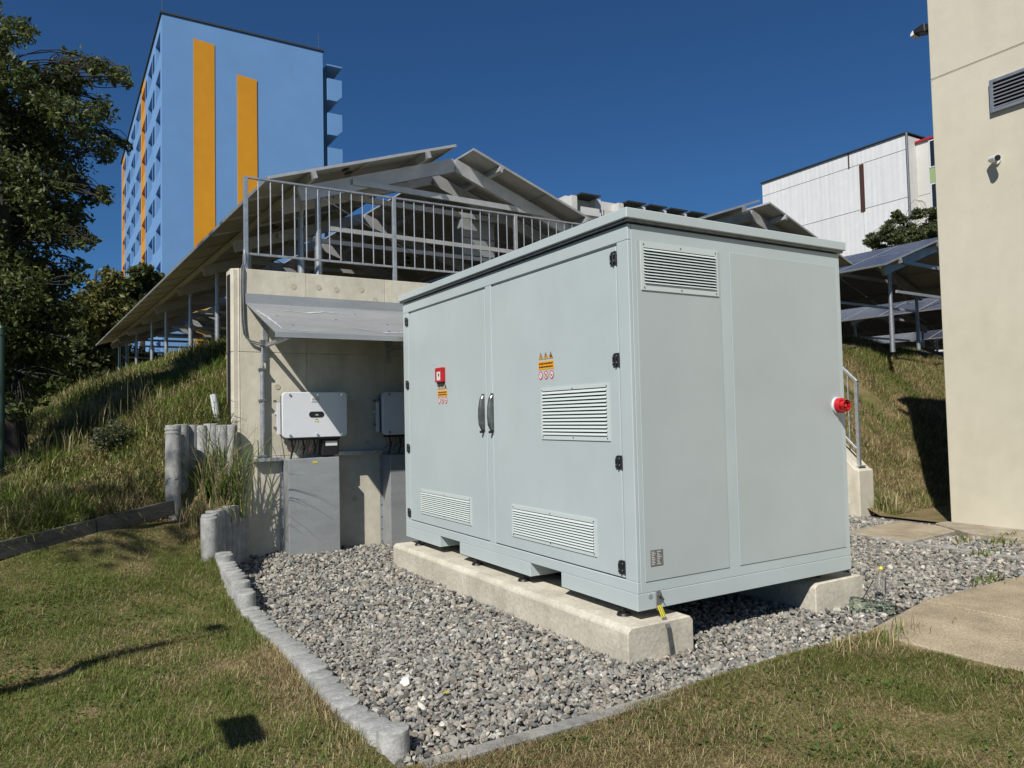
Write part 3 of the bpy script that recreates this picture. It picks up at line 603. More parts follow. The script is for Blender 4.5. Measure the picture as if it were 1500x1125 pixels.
# louvred grilles
def grille(parent, face, a0, a1, z0, z1, n, ia, iz0, iz1):
    """face 'L': plane x = X0, a runs along Y. face 'R': plane y = Y0, a runs along X"""
    base = X0-.002 if face == 'L' else Y0-.005
    def bx(m, p0, p1, a, b, c, d):
        lo, hi = base-p1, base-p0
        return m.box(lo, hi, a, b, c, d) if face == 'L' else m.box(a, b, lo, hi, c, d)
    m = MB(); i0, i1 = a0+ia, a1-ia; j0, j1 = z0+iz0, z1-iz1
    for q in ((a0, i0, z0, z1), (i1, a1, z0, z1), (i0, i1, z0, j0), (i0, i1, j1, z1)): bx(m, .0005, .007, *q)
    m.mat(1); bx(m, .0005, .002, i0, i1, j0, j1)
    g = m.build('vent_grille', ['cabinet_slat', 'dark_void'], parent, bevel=0)
    st = (j1-j0)/n; sm = MB()
    A = [(-.0025, st*.66), (-.014, st*.02), (-.0155, st*.06), (-.0045, st*.72)]
    if face == 'L': sm.prism([(x, z) for x, z in A], 'y', 0, i1-i0)
    else: sm.prism([(x, z) for x, z in A], 'x', 0, i1-i0)
    me = sm.mesh('slat', ['cabinet_slat'])
    for k_ in range(n):
        loc = (base, i0, j0+k_*st) if face == 'L' else (i0, base, j0+k_*st)
        place(me, 'slat', g, loc)
    sc = MB().tube([(-.010, 0, 0), (-.006, 0, 0)] if face == 'L' else [(0, -.010, 0), (0, -.006, 0)], .006, 7).mesh('screw', ['grey_metal'])
    for a in (a0+.025, (a0+a1)/2, a1-.025):
        for z in (z0+.018, z1-.018): place(sc, 'screw', g, (base, a, z) if face == 'L' else (a, base, z))
grille(cb, 'L', 3.99, 4.845, 1.412, 1.81, 13, .028, .036, .026)
grille(cb, 'L', 4.176, 5.325, .601, .863, 10, .028, .03, .03)
grille(cb, 'L', 6.05, 7.183, .602, .856, 10, .028, .03, .03)
grille(cb, 'R', 3.274, 3.996, 2.421, 2.749, 12, .026, .045, .04)
# stickers
def sticker(parent, ya, yb, zt, zb):
    """warning label block: three triangles, orange text field, three round prohibition signs"""
    x = X0-.004; w_ = yb-ya; h_ = zt-zb
    for i in range(3):
        c = yb-w_*(.17+.33*i); z1_ = zt; z0_ = zt-h_*.26; hw = w_*.14
        def tri(k, xx, m): return m.quad((xx, c-hw*k, z0_+.006*(1-k)), (xx, c+hw*k, z0_+.006*(1-k)), (xx, c, z0_+(z1_-z0_)*k))
        t = tri(1, x, MB()).build('warning_triangle', 'label_black', parent); tri(.8, x-.0008, MB()).build('triangle_field', 'label_orange', t)
        mk = MB()
        if i == 0: mk.quad((x-.0016, c+.004, z0_+.012), (x-.0016, c-.006, z0_+.012), (x-.0016, c, z0_+.036))
        elif i == 1: mk.box(x-.0018, x-.0016, c-.003, c+.003, z0_+.018, z0_+.036).box(x-.0018, x-.0016, c-.003, c+.003, z0_+.009, z0_+.014)
        else: mk.box(x-.0018, x-.0016, c-.014, c+.008, z0_+.009, z0_+.018).quad((x-.0016, c-.012, z0_+.02), (x-.0016, c+.01, z0_+.02), (x-.0016, c-.002, z0_+.034))
        mk.build('pictogram', 'label_black', t)
    f = MB().box(x, x+.001, ya, yb, zb+h_*.36, zb+h_*.66).build('orange_label', 'label_orange', parent)
    tx = MB()
    for r_, z in enumerate((zb+h_*.55, zb+h_*.43)):
        y = yb-.012
        while y > ya+.02:
            ln = random.choice((.02, .03, .038)); tx.box(x-.0009, x-.0003, max(y-ln, ya+.01), y, z, z+h_*.055); y -= ln+.006
    tx.build('label_text', 'label_black', f)
    for i in range(3):
        c = yb-w_*(.14+.36*i); cz = zb+h_*.145; r_ = w_*.135
        o = MB().prism([(c+p[0], cz+p[1]*1.15) for p in arc(0, 0, r_, 0, 2*math.pi, 18)[:-1]], 'x', x, x+.001).build('prohibition_sign', 'label_red', parent)
        MB().prism([(c+p[0], cz+p[1]*1.15) for p in arc(0, 0, r_*.76, 0, 2*math.pi, 18)[:-1]], 'x', x-.0009, x-.0004).build('sign_field', 'label_white', o)
        s_ = MB()
        if i == 0: s_.beam((x-.0015, c-.008, cz-.012), (x-.0015, c+.008, cz+.012), .0006, .004, up=(1, 0, 0))
        elif i == 1: s_.box(x-.0018, x-.0014, c-.008, c+.006, cz-.014, cz+.012)
        else: s_.box(x-.0018, x-.0014, c-.013, c+.013, cz-.006, cz+.001)
        s_.build('pictogram', 'label_black', o)
        MB().beam((x-.0022, c+r_*.6, cz+r_*.7), (x-.0022, c-r_*.6, cz-r_*.7), .0006, .005, up=(1, 0, 0)).build('slash', 'label_red', o)
sticker(cb, 4.660, 4.873, 2.088, 1.878)
sticker(cb, 6.518, 6.732, 1.927, 1.737)
cp = MB().box(X0-.038, X0-.002, 6.552, 6.722, 1.945, 2.092).build('call_point', 'red_plastic', cb, bevel=.01, seg=2)
MB().box(X0-.041, X0-.0385, 6.595, 6.672, 1.965, 2.05).build('call_glass', 'label_white', cp)
MB().box(X0-.0425, X0-.0411, 6.615, 6.635, 2.005, 2.032).build('call_mark', 'label_black', cp)
MB().box(X0-.03, X0-.002, 6.575, 6.70, 1.932, 1.9445).build('call_base', 'black_plastic', cp, bevel=.004)
# horn beacon
hx, hz = 5.29, 1.625
hb = MB().tube([(hx, Y0-.006, hz), (hx, Y0-.022, hz)], .069, 22).build('beacon_base', 'white_paint', cb, smooth=True)
hr = MB().tube([(hx, Y0-.0225, hz), (hx, Y0-.055, hz), (hx, Y0-.06, hz)], [.061, .061, .056], 22); hr.tube([(hx, Y0-.06, hz), (hx, Y0-.098, hz)], [.044, .046], 18, cap=False)
hr.tube([(hx, Y0-.061, hz), (hx, Y0-.096, hz)], [.036, .040], 18, cap=False).tube([(hx, Y0-.06, hz), (hx, Y0-.085, hz)], .016, 12)
for a in range(6):
    t = a*math.pi/3; c_, s_ = math.cos(t), math.sin(t); hr.beam((hx+c_*.04, Y0-.061, hz+s_*.04), (hx+c_*.04, Y0-.093, hz+s_*.04), .012, .02, up=(c_, 0, s_))
hr.build('beacon_horn', 'red_plastic', hb, smooth=True)
np_ = MB().box(3.287, 3.396, Y0-.008, Y0-.0055, .588, .694).build('nameplate', 'plate_metal', cb, bevel=.001)
tl = MB()
for r_ in range(8):
    z = .681-.0115*r_
    for s0, s1 in ((.008, random.uniform(.03, .045)), (.056, random.uniform(.07, .1))): tl.box(3.287+s0, 3.287+s1, Y0-.0088, Y0-.0082, z-.002, z+.002)
tl.build('nameplate_text', 'label_white', np_)
MB().tube([(3.281, Y0-.003, .395), (3.281, Y0+.002, .395)], .017, 14).build('plug', 'label_grey', cb)
ft = MB().tube([(0, 0, .245), (0, 0, .262)], [.052, .045], 16).tube([(0, 0, .262), (0, 0, .312)], .012, 8)
fm = ft.mesh('levelling_foot', ['black_plastic'], smooth=True)
for y in (3.95, 5.23, 6.04, 7.34):
    for x in (3.212, 5.2): place(fm, 'levelling_foot', cb, (x, y, 0))
es = thing('earthing_strap', (3.38, 3.68, 0), 'narrow steel earthing strap bolted to the cabinet corner, yellow and green sleeve', 'strap')
MB().box(3.325, 3.362, Y0-.012, Y0-.0055, .30, .425).build('lug', 'plate_metal', es, bevel=.001)
MB().tube([(3.345, Y0-.03, .40), (3.345, Y0-.01, .40)], .011, 8).beam((3.345, Y0-.026, .40), (3.368, Y0-.026, .368), .006, .022, up=(0, 1, 0)).build('bolt', 'steel_bright', es)
SP = [(3.345, Y0-.012, .33), (3.348, Y0-.05, .26), (3.353, 3.672, .20), (3.368, 3.668, .08), (3.378, 3.662, -.02)]
for a, b, mt in ((0, 1, 'label_yellow'), (1, 2, 'grey_metal'), (2, 3, 'handle_metal'), (3, 4, 'handle_metal')):
    MB().beam(SP[a], SP[b], .036, .005, up=(0, -1, .2)).build('strip' if a else 'sleeve', mt, es)
for dx_ in (-.009, .009): MB().beam((SP[0][0]+dx_, SP[0][1]-.004, SP[0][2]), (SP[1][0]+dx_, SP[1][1]-.004, SP[1][2]), .005, .003, up=(0, -1, .2)).build('sleeve_stripe', 'copper_green', es)

# ------------------------------------------------------------------ bottles by the cabinet
def lathe(prof, n, frame, jit=0):
    o, ax = Vector(frame[0]), Vector(frame[1]).normalized(); a = ax.orthogonal().normalized(); b = ax.cross(a); m = MB()
    for r_, t in prof:
        for j in range(n):
            th = 2*math.pi*j/n; k_ = 1+random.uniform(-jit, jit); m.v.append(tuple(o+ax*(t+random.uniform(-jit, jit)*.03)+(a*math.cos(th)+b*math.sin(th))*r_*k_))
    for i in range(len(prof)-1):
        for j in range(n): m.f.append((i*n+j, i*n+(j+1) % n, (i+1)*n+(j+1) % n, (i+1)*n+j)); m.m.append(0)
    return m
b1 = thing('plastic_bottle', (5.62, 3.69, .03), 'upright leaning clear plastic bottle with yellow cap on the gravel', 'bottle')
fr = ((5.60, 3.66, .035), (.30, .12, .86))
lathe([(.001, 0), (.036, .004), (.043, .02), (.043, .07), (.040, .08), (.043, .09), (.043, .17), (.038, .2), (.022, .235), (.014, .25), (.014, .262)], 20, fr).build('bottle_body', 'clear_plastic', b1, smooth=True)
ax = Vector(fr[1]).normalized(); c0 = Vector(fr[0])+ax*.262
MB().tube([c0, c0+ax*.022], .017, 14).build('cap', 'yellow_cap', b1, smooth=True)
b2 = thing('crushed_bottle', (5.4, 3.5, .03), 'crushed pale green plastic bottle lying on the gravel by the right beam', 'bottle')
lathe([(.001, 0), (.05, .01), (.06, .05), (.05, .12), (.035, .17), (.048, .23), (.05, .3), (.03, .34), (.015, .36), (.015, .38)], 14, ((5.22, 3.66, .085), (.75, -.5, -.1)), .22).build('bottle_body', 'green_plastic', b2)
MB().tube([(5.50, 3.475, .05), (5.515, 3.465, .05)], .018, 12).build('cap', 'black_plastic', b2)
st = MB().tube([(5.30, 3.62, .09), (5.42, 3.66, .13), (5.62, 3.72, .2)], .005, 6); tag(st.build('stick', 'bark'), 'thin dark stick propped against the clear bottle', 'stick')

wsn = stones('pale_stone', np.array([(1.716, 4.16, .045)]), np.array([.042]), 77); o = link(wsn, 'pale_stone'); wsn.materials.clear(); wsn.materials.append(MATS['label_white']); tag(o, 'single white stone lying on the grey gravel', 'stone')
lf = MB().quad((1.81, 3.85, .045), (1.84, 3.83, .055), (1.865, 3.865, .05), (1.835, 3.88, .042)); tag(lf.build('fallen_leaf', 'yellow_cap'), 'small yellow fallen leaf on the gravel', 'leaf')
# ------------------------------------------------------------------ stairs at the right end of the wall
sw = thing('stair_wall', (10.2, 6.8, 0), 'sloping concrete stair wall with chamfered top right of the cabinet', 'wall')
MB().prism([(6.8, -.1), (6.8, .68), (6.86, .70), (9.7, 3.45), (10.3, 3.5), (10.3, -.1)], 'x', 10.03, 10.39).build('stringer', 'concrete_wall', sw, bevel=.015)
MB().box(10.37, 10.42, 6.86, 7.0, .05, .42).build('membrane', 'membrane', sw)
sr = thing('handrail', (10.2, 6.87, .7), 'galvanised steel handrail on the sloping stair wall', 'railing')
MB().beam((10.2, 6.9, .72), (10.2, 6.9, 1.99), .045, .05, up=(0, 1, 0)).build('post', 'galvanised', sr, bevel=.003)
MB().box(10.12, 10.28, 6.84, 6.96, .725, .74).build('base_plate', 'galvanised', sr)
MB().beam((10.2, 6.88, 2.0), (10.2, 9.7, 4.72), .045, .04).build('top_rail', 'galvanised', sr, bevel=.003)
MB().beam((10.2, 6.92, .98), (10.2, 9.7, 3.67), .03, .03).build('bottom_rail', 'galvanised', sr, bevel=.002)
for i in range(1, 20):
    y = 6.9+.14*i; z = (y-6.9)*.964
    MB().tube([(10.2, y, z+.99), (10.2, y, z+1.99)], .009, 7).build('baluster', 'galvanised', sr, smooth=True)
stp = thing('stairs', (9.4, 6.9, 0), 'concrete stairs between the retaining wall and the stair wall', 'stairs')
for i in range(16): MB().box(8.8, 10.02, 6.95+i*.21, 7.2+i*.21+.02, i*.205, (i+1)*.205).build('step', 'concrete_wall', stp, bevel=.006)

# ------------------------------------------------------------------ cream building
cbld = thing('cream_building', (10.1, 5.5, 0), 'plain cream rendered building at the right edge', 'building')
MB().box(10.1, 22, -14, 5.53, 6.062, 7.6).build('upper_wall', 'render_cream', cbld, bevel=.01)
MB().box(10.1, 22, -14, 5.53, -.3, 6.054).build('lower_wall', 'render_cream', cbld, bevel=.01)
MB().box(10.1015, 21.9, -13.9, 5.5285, 6.0545, 6.0615).build('joint', 'render_cream', cbld)
MB().box(9.98, 22.1, -14.1, 5.65, 7.601, 7.75).build('roof_edge', 'roof_edge', cbld)
vx = 10.1
m = MB(); y0, y1, z0, z1 = 3.2, 4.77, 5.315, 5.735
m.box(vx-.05, vx-.0, y1-.04, y1, z0, z1).box(vx-.05, vx, y0, y0+.04, z0, z1).box(vx-.05, vx, y0+.04, y1-.04, z1-.04, z1).box(vx-.05, vx, y0+.04, y1-.04, z0, z0+.04)
m.mat(1).box(vx-.004, vx-.001, y0+.04, y1-.04, z0+.04, z1-.04)
vg = m.build('wall_vent', ['vent_metal', 'dark_void'], cbld, bevel=.004)
sm = MB().prism([(-.008, .038), (-.045, .0), (-.047, .004), (-.010, .042)], 'y', y0+.04, y1-.04).mesh('slat', ['vent_metal'])
for i in range(7): place(sm, 'slat', vg, (vx, 0, z0+.045+i*.047))
cc = thing('security_camera', (10.1, 4.72, 4.7), 'small white security camera on the cream wall', 'camera')
MB().tube([(10.098, 4.74, 4.70), (10.07, 4.74, 4.70)], .05, 16).build('mount', 'white_paint', cc, smooth=True)
MB().tube([(10.07, 4.74, 4.70), (10.02, 4.73, 4.70)], .022, 10).build('arm', 'white_paint', cc, smooth=True)
MB().tube([(10.04, 4.78, 4.715), (9.93, 4.66, 4.685)], .042, 16).build('housing', 'white_paint', cc, smooth=True)
MB().tube([(9.9285, 4.6585, 4.6848), (9.918, 4.647, 4.682)], .034, 14).build('lens', 'black_plastic', cc, smooth=True)
fl = thing('floodlight', (10.15, 5.6, 6.85), 'dark floodlight on the top corner of the cream building', 'lamp')
MB().box(10.13, 10.3, 5.531, 5.6, 6.79, 6.87).build('bracket', 'black_plastic', fl, bevel=.006)
MB().hull([(10.08, 5.56, 6.76), (10.26, 5.56, 6.76), (10.26, 5.72, 6.80), (10.08, 5.72, 6.80), (10.10, 5.58, 6.90), (10.24, 5.58, 6.90), (10.24, 5.74, 6.86), (10.10, 5.74, 6.86)]).build('lamp_body', 'black_plastic', fl, bevel=.01)
MB().hull([(10.09, 5.722, 6.79), (10.25, 5.722, 6.79), (10.25, 5.77, 6.78), (10.09, 5.77, 6.78), (10.10, 5.742, 6.855), (10.24, 5.742, 6.855), (10.24, 5.775, 6.82), (10.10, 5.775, 6.82)]).build('lamp_glass', 'label_white', fl)

# ------------------------------------------------------------------ solar canopies (gable shaped, ridge along local y)
HS, RISE, LS = 2.685, .911, math.hypot(2.685, .911); SLA = math.atan2(RISE, HS)
PW = 1.134
def panel_mesh():
    m = MB(); th = .036; L_ = LS; W_ = PW-.014
    m.mat(0).box(0, L_, 0, W_, -th, -.001)
    m2 = MB()
    fr = .014
    for q in ((0, fr, 0, W_), (L_-fr, L_, 0, W_), (fr, L_-fr, 0, fr), (fr, L_-fr, W_-fr, W_), (L_/2-.008, L_/2+.008, fr, W_-fr)): m2.mat(0).box(*q, -th, 0)
    m2.mat(1).quad((fr, fr, -.003), (L_-fr, fr, -.003), (L_-fr, W_-fr, -.003), (fr, W_-fr, -.003))
    m2.mat(2).quad((fr, fr, -.009), (fr, W_-fr, -.009), (L_-fr, W_-fr, -.009), (L_-fr, fr, -.009))
    me = bpy.data.meshes.new('solar_panel'); me.from_pydata(m2.v, [], m2.f)
    for n_ in ('aluminium', 'pv_glass', 'pv_back'): me.materials.append(MATS[n_])
    me.polygons.foreach_set('material_index', m2.m); return me
PMESH = panel_mesh()
JB = MB().box(-.035, .035, -.05, .05, -.03, -.0095).mesh('junction_box', ['black_plastic'])
PVROT = R(3.1)
def canopy(loc, npan, frames, label, zg=3.4, detail=True, ztop=4.604):
    """local: x across from the left eave, y along the ridge, z relative to the eave panel top"""
    t = thing('solar_canopy', loc, label, 'solar canopy', 'solar canopies on the embankment', rz=PVROT, local=True)
    GAP = .30; XR = 2*HS+GAP
    Ln = npan*PW
    for i in range(npan):
        dz = 0
        a = place(PMESH, 'solar_panel', t, (0, i*PW, 0)); a.rotation_euler = (0, -SLA, 0)
        b = place(PMESH, 'solar_panel', t, (XR, i*PW+PW-.014, 0)); b.rotation_euler = (0, -SLA, math.pi)
        if detail and i < 6:
            for o_ in (a, b):
                for xx in (LS*.42, LS*.47): j = bpy.data.objects.new('junction_box', JB); col.objects.link(j); j.parent = o_; j.location = (xx, .3 if xx < LS*.45 else .55, -.001)
    tn = math.tan(SLA)
    def zs(x): return (x if x < HS+GAP/2 else XR-x)*tn          # panel top plane
    pur = .09
    for fx in (.22, .83):
        for x in (HS*fx, XR-HS*fx):
            z = zs(x)-.045-pur/2
            sg = 1 if x < XR/2 else -1
            m = MB().beam((x, -.03, z), (x, Ln+.03, z), .06, pur, up=(-math.sin(SLA)*sg, 0, math.cos(SLA)))
            m.build('purlin', 'aluminium', t)
    for k_, y in enumerate(frames):
        xa = XR/2; zr = zs(HS)-.07-pur-.02
        za = zr-.06
        m = MB()
        def rz_(x): return zs(min(x, XR-x))-.05-pur-.095
        xl_ = .5
        m.beam((xl_, y, rz_(xl_)), (xa, y, rz_(HS)+(xa-HS)*tn), .07, .19); m.build('rafter', 'aluminium', t)
        MB().beam((XR-xl_, y, rz_(xl_)), (xa, y, rz_(HS)+(xa-HS)*tn), .07, .19).build('rafter', 'aluminium', t)
        zt_ = rz_(1.26)+.01
        MB().beam((1.22, y-.06, zt_), (XR-1.22, y-.06, zt_), .04, .08).build('tie_beam', 'aluminium', t)
        MB().beam((.9, y-.06, zt_-.68), (XR-.9, y-.06, zt_-.68), .04, .06).build('lower_tie', 'aluminium', t)
        for x in (.76, XR-.76):
            zg_ = zg-ztop
            MB().tube([(x, y, zg_-.4), (x, y, rz_(.76))], .040, 10).build('post', 'galvanised', t, smooth=True)
            MB().tube([(x, y, zg_-.4), (x, y, zg_+.48)], .050, 10).build('post_sleeve', 'galvanised', t, smooth=True)
            sg = 1 if x < XR/2 else -1
        if k_ % 2 == 0 and k_+1 < len(frames):
            for x, sg in ((.76, 1),): MB().tube([(x, y, rz_(.76)-.05), (x+1.7, y+.5, zt_-.78)], .008, 5).build('brace_rod', 'galvanised', t)
            MB().tube([(XR-.76, y, rz_(.76)-.1), (XR-2.9, y+1.2, zt_-1.1)], .008, 5).build('brace_rod', 'galvanised', t)
    return t
FR = [.34, 1.04, 3.75, 6.15, 8.8, 12.0, 14.4, 17.6, 20.0, 22.3]
c1 = canopy((2.078, 9.2, 4.604), 20, FR, 'solar canopy over the concrete wall, nearest, reaching down the left embankment')
cbn = MB().box(3.42, 4.04, 1.12, 1.4, -.40, .20); k = cbn.build('combiner_box', 'galvanised_sheet', c1, bevel=.01)
MB().box(3.42, 4.04, 1.112, 1.118, -.12, -.10).build('box_seam', 'handle_metal', c1)
canopy((2.078+6.24, 9.1, 4.604), 20, FR[:7], 'second solar canopy whose gable peeps over the cabinet lid', detail=False)
canopy((14.59, 9.083, 4.604), 12, [.34, 1.9, 4.6, 7.8, 11], 'third solar canopy, dark panels seen right of the cabinet', zg=3.2, detail=False)
canopy((20.9, 9.8, 4.34), 12, [1.5, 4.6, 7.8, 11], 'fourth solar canopy, lower and farther behind the right embankment', zg=3.1, detail=False, ztop=4.34)
canopy((27.3, 10.8, 4.1), 10, [1.5, 4.6, 7.8], 'farthest solar canopy low between the posts on the right', zg=3.1, detail=False, ztop=4.1)

# ------------------------------------------------------------------ blue tower block
tw = thing('blue_tower', (5.887, 59.71, 0), 'pale blue tower block with two orange vertical stripes and loggias', 'building')
A_ = Vector((5.887, 59.71)); B_ = Vector((18.1, 59.8)); L_ = Vector((5.27, 97.6)); H = 32.35
e = (L_-A_); el = e.length; e.normalize(); nn = Vector((-e.y, e.x))    # nn points left, out of the loggia facade
st_h = 2.95; nst = 10; bay = 5.4; ow, oh, dep = 3.0, 1.75, 1.2; z_top = H-.9
def fp(s, d, z): p = A_+e*s+nn*d; return (p.x, p.y, z)
inn = MB().hull([fp(0, -1.25, -2), (B_.x, B_.y, -2), (B_.x+e.x*el, B_.y+e.y*el, -2), fp(el, -1.25, -2), fp(0, -1.25, H), (B_.x, B_.y, H), (B_.x+e.x*el, B_.y+e.y*el, H), fp(el, -1.25, H)])
inn.build('wall', 'blue_render', tw)
S0s = [.9+bay*i for i in range(7)]
def fquad(m, s0, s1, z0, z1, d0=-1.24, d1=0):
    m.hull([fp(s0, d1, z0), fp(s0, d0, z0), fp(s1, d0, z0), fp(s1, d1, z0), fp(s0, d1, z1), fp(s0, d0, z1), fp(s1, d0, z1), fp(s1, d1, z1)])
prev = 0
for i, s in enumerate(S0s+[el]):
    m = MB(); fquad(m, prev+.001, s-.001, -2, H-.02); m.build('facade_pier', 'blue_render', tw); prev = s+ow+(.55 if i in (2, 6) else 0)
    if i in (2, 6): m = MB(); fquad(m, s+ow, s+ow+.549, -2, H-.5); m.build('orange_pier', 'orange_render', tw)
for i, s in enumerate(S0s):
    mt = 'orange_render' if i in (2, 6) else 'blue_render'
    for f in range(nst+1):
        ztop = z_top-f*st_h
        m = MB(); fquad(m, s, s+ow, ztop-st_h if f <= nst else -2, ztop-oh); m.build('loggia_parapet', mt, tw)
    m = MB(); fquad(m, s, s+ow, z_top, H-.03); m.build('loggia_head', mt, tw)
for i, s in enumerate(S0s):
    for f in range(nst+1):
        zt = z_top-f*st_h-.2
        sc_ = s+ow+.75
        if sc_+1.0 > el: continue
        m = MB(); fquad(m, sc_, sc_+.95, zt-1.3, zt, .005, .04); m.build('window', 'window_glass', tw)
MB().hull([(A_.x-.002, A_.y-.04, -2), (B_.x+.002, B_.y-.04, -2), (B_.x, B_.y-.002, -2), (A_.x, A_.y-.002, -2), (A_.x-.002, A_.y-.04, H-.01), (B_.x+.002, B_.y-.04, H-.01), (B_.x, B_.y-.002, H-.01), (A_.x, A_.y-.002, H-.01)]).build('gable_wall', 'blue_render', tw)
for a0, a1, zt in ((7.70, 9.125, 30.95), (10.665, 12.05, 28.85)):
    x0, x1 = 59.71*math.tan(R(a0)), 59.71*math.tan(R(a1))
    MB().hull([(x0, 59.64, -2), (x1, 59.65, -2), (x1, 59.72, -2), (x0, 59.72, -2), (x0, 59.64, zt), (x1, 59.65, zt-.15), (x1, 59.72, zt-.15), (x0, 59.72, zt)]).build('orange_stripe', 'orange_render', tw)
m = MB(); P4 = [fp(-.12, .12, H+.002), (B_.x+.12, B_.y-.12, H+.002), (B_.x+e.x*el, B_.y+e.y*el, H+.002), fp(el, .12, H+.002)]
m.hull(P4+[(x, y, z+.13) for x, y, z in P4]); m.build('roof_edge', 'roof_edge', tw)
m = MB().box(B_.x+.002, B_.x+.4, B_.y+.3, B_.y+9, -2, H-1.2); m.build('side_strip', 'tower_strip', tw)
for f in range(9):
    z = H-2.2-f*st_h
    m = MB().prism([(18.52, z-1.75), (19.3, z-1.75), (19.75, z-1.3), (19.75, z+.1), (18.52, z+.1)], 'y', 59.86, 63.0); m.build('balcony', 'blue_render', tw)
MB().box(18.52, 19.8, 59.9, 63.1, H-1.0, H-.88).build('canopy_roof', 'blue_render', tw)
for x in (5.95, 17.9): MB().tube([(x, 60.2, H), (x, 60.2, H+1.7)], .02, 5).build('lightning_rod', 'grey_metal', tw)

# ------------------------------------------------------------------ white ribbed building
wb = thing('white_building', (43.2, 25.1, 0), 'white ribbed sheet clad building on the right behind the canopies', 'building')
ya, yb, xw, HT = 25.1, 35.85, 43.0, 18.0
MB().box(xw+.1, 60, ya, yb, -2, HT-.1).build('core', 'wall_white', wb)
zj = [HT, HT-.95, HT-3.85, HT-7.6, 4, -2]
for j in range(5):
    z1_, z0_ = zj[j]-.02, zj[j+1]+.02
    for a, b in ((ya, 28.05), (28.09, yb)):
        m = MB(); n_ = int((b-a)/.17); pts = []
        for i in range(n_+1):
            y = a+(b-a)*i/n_; pts += [(xw-(.006 if i % 2 else 0), y)]
        q = [(p[0], p[1]) for p in pts]+[(xw+.1, b), (xw+.1, a)]
        m.prism(q, 'z', z0_, z1_); m.build('sheet_panel', 'white_sheet', wb)
MB().box(xw-.05, xw+.1, 27.93, 28.22, HT-4.0, HT-1.0).build('rust_strip', 'rust', wb)
MB().box(xw-.04, xw+.1, 28.9, 28.98, HT-1.0, HT+.02).build('dark_joint', 'rust', wb)
MB().box(xw-.12, 60.1, ya-.08, yb+.1, HT, HT+.06).build('roof_edge', 'roof_edge', wb)
MB().tube([(xw-.1, ya-.06, -1), (xw-.1, ya-.06, HT)], .07, 8).build('downpipe', 'grey_metal', wb)
MB().box(43.9, 58, 20.9, ya-.01, -2, 17.5).build('stair_wing', 'wall_white', wb)
MB().box(43.78, 58, 20.8, ya-.02, 17.501, 17.62).build('wing_roof', 'red_trim', wb)
MB().box(43.885, 43.899, 24.3, 25.05, 14.28, 14.31).build('wing_joint', 'concrete_patch', wb)
for z, hh in ((17.35, 1.5), (14.75, 1.4), (12.1, 1.4)):
    MB().box(43.85, 43.899, 22.4, 24.3, z-hh-.08, z+.08).build('window_frame', 'window_frame', wb)
    MB().box(43.83, 43.849, 22.5, 24.2, z-hh, z).build('window', 'window_glass', wb)
    MB().box(43.86, 43.899, 22.4, 24.3, z-hh-1.0, z-hh-.12).build('green_band', 'wall_green', wb)
# grey apartment block in the middle distance
gb = thing('grey_apartments', (63, 87, 0), 'distant pale apartment block with recessed top balconies behind the canopies', 'building')
gx0, gx1, gy, gh = 63.3, 90.0, 87.3, 34.2
MB().box(gx0, gx1, gy+1.6, gy+14, -2, gh).build('wall', 'wall_white', gb)
xs_ = gx0
for i in range(7):
    bw = 3.4
    MB().box(xs_, xs_+1.0, gy, gy+1.59, -2, gh-.35).build('pier', 'wall_white', gb)
    for f in range(4):
        z = gh-1.0-f*3.0
        MB().box(xs_+1.002, xs_+1.0+bw, gy-.9, gy-.78, z-2.3, z-1.15).build('balcony_front', 'wall_white', gb)
        MB().box(xs_+1.002, xs_+1.0+bw, gy-.78, gy+1.59, z-2.5, z-2.3).build('balcony_slab', 'wall_white', gb)
        MB().box(xs_+1.5, xs_+2.3, gy+1.55, gy+1.599, z-2.2, z-.3).build('window', 'window_glass', gb)
        MB().box(xs_+2.7, xs_+3.9, gy+1.55, gy+1.599, z-1.5, z-.3).build('window', 'window_glass', gb)
    if i % 2 == 0 or i > 2: MB().box(xs_+.9, xs_+1.0+bw+.1, gy-1.2, gy+1.6, gh-.349, gh-.15).build('balcony_roof', 'roof_edge', gb)
    xs_ += 1.0+bw
pb = thing('pink_house', (3.5, 150, 0), 'small pale pink house end far behind the trees on the left', 'building')
MB().prism([(2.6, 0), (5.6, 0), (5.6, 23.2), (4.0, 26.0), (3.2, 24.9), (2.6, 23.2)], 'y', 150, 158).build('wall', 'wall_pink', pb)
MB().box(4.3, 4.9, 149.95, 149.99, 20.5, 22.4).build('window', 'window_glass', pb)

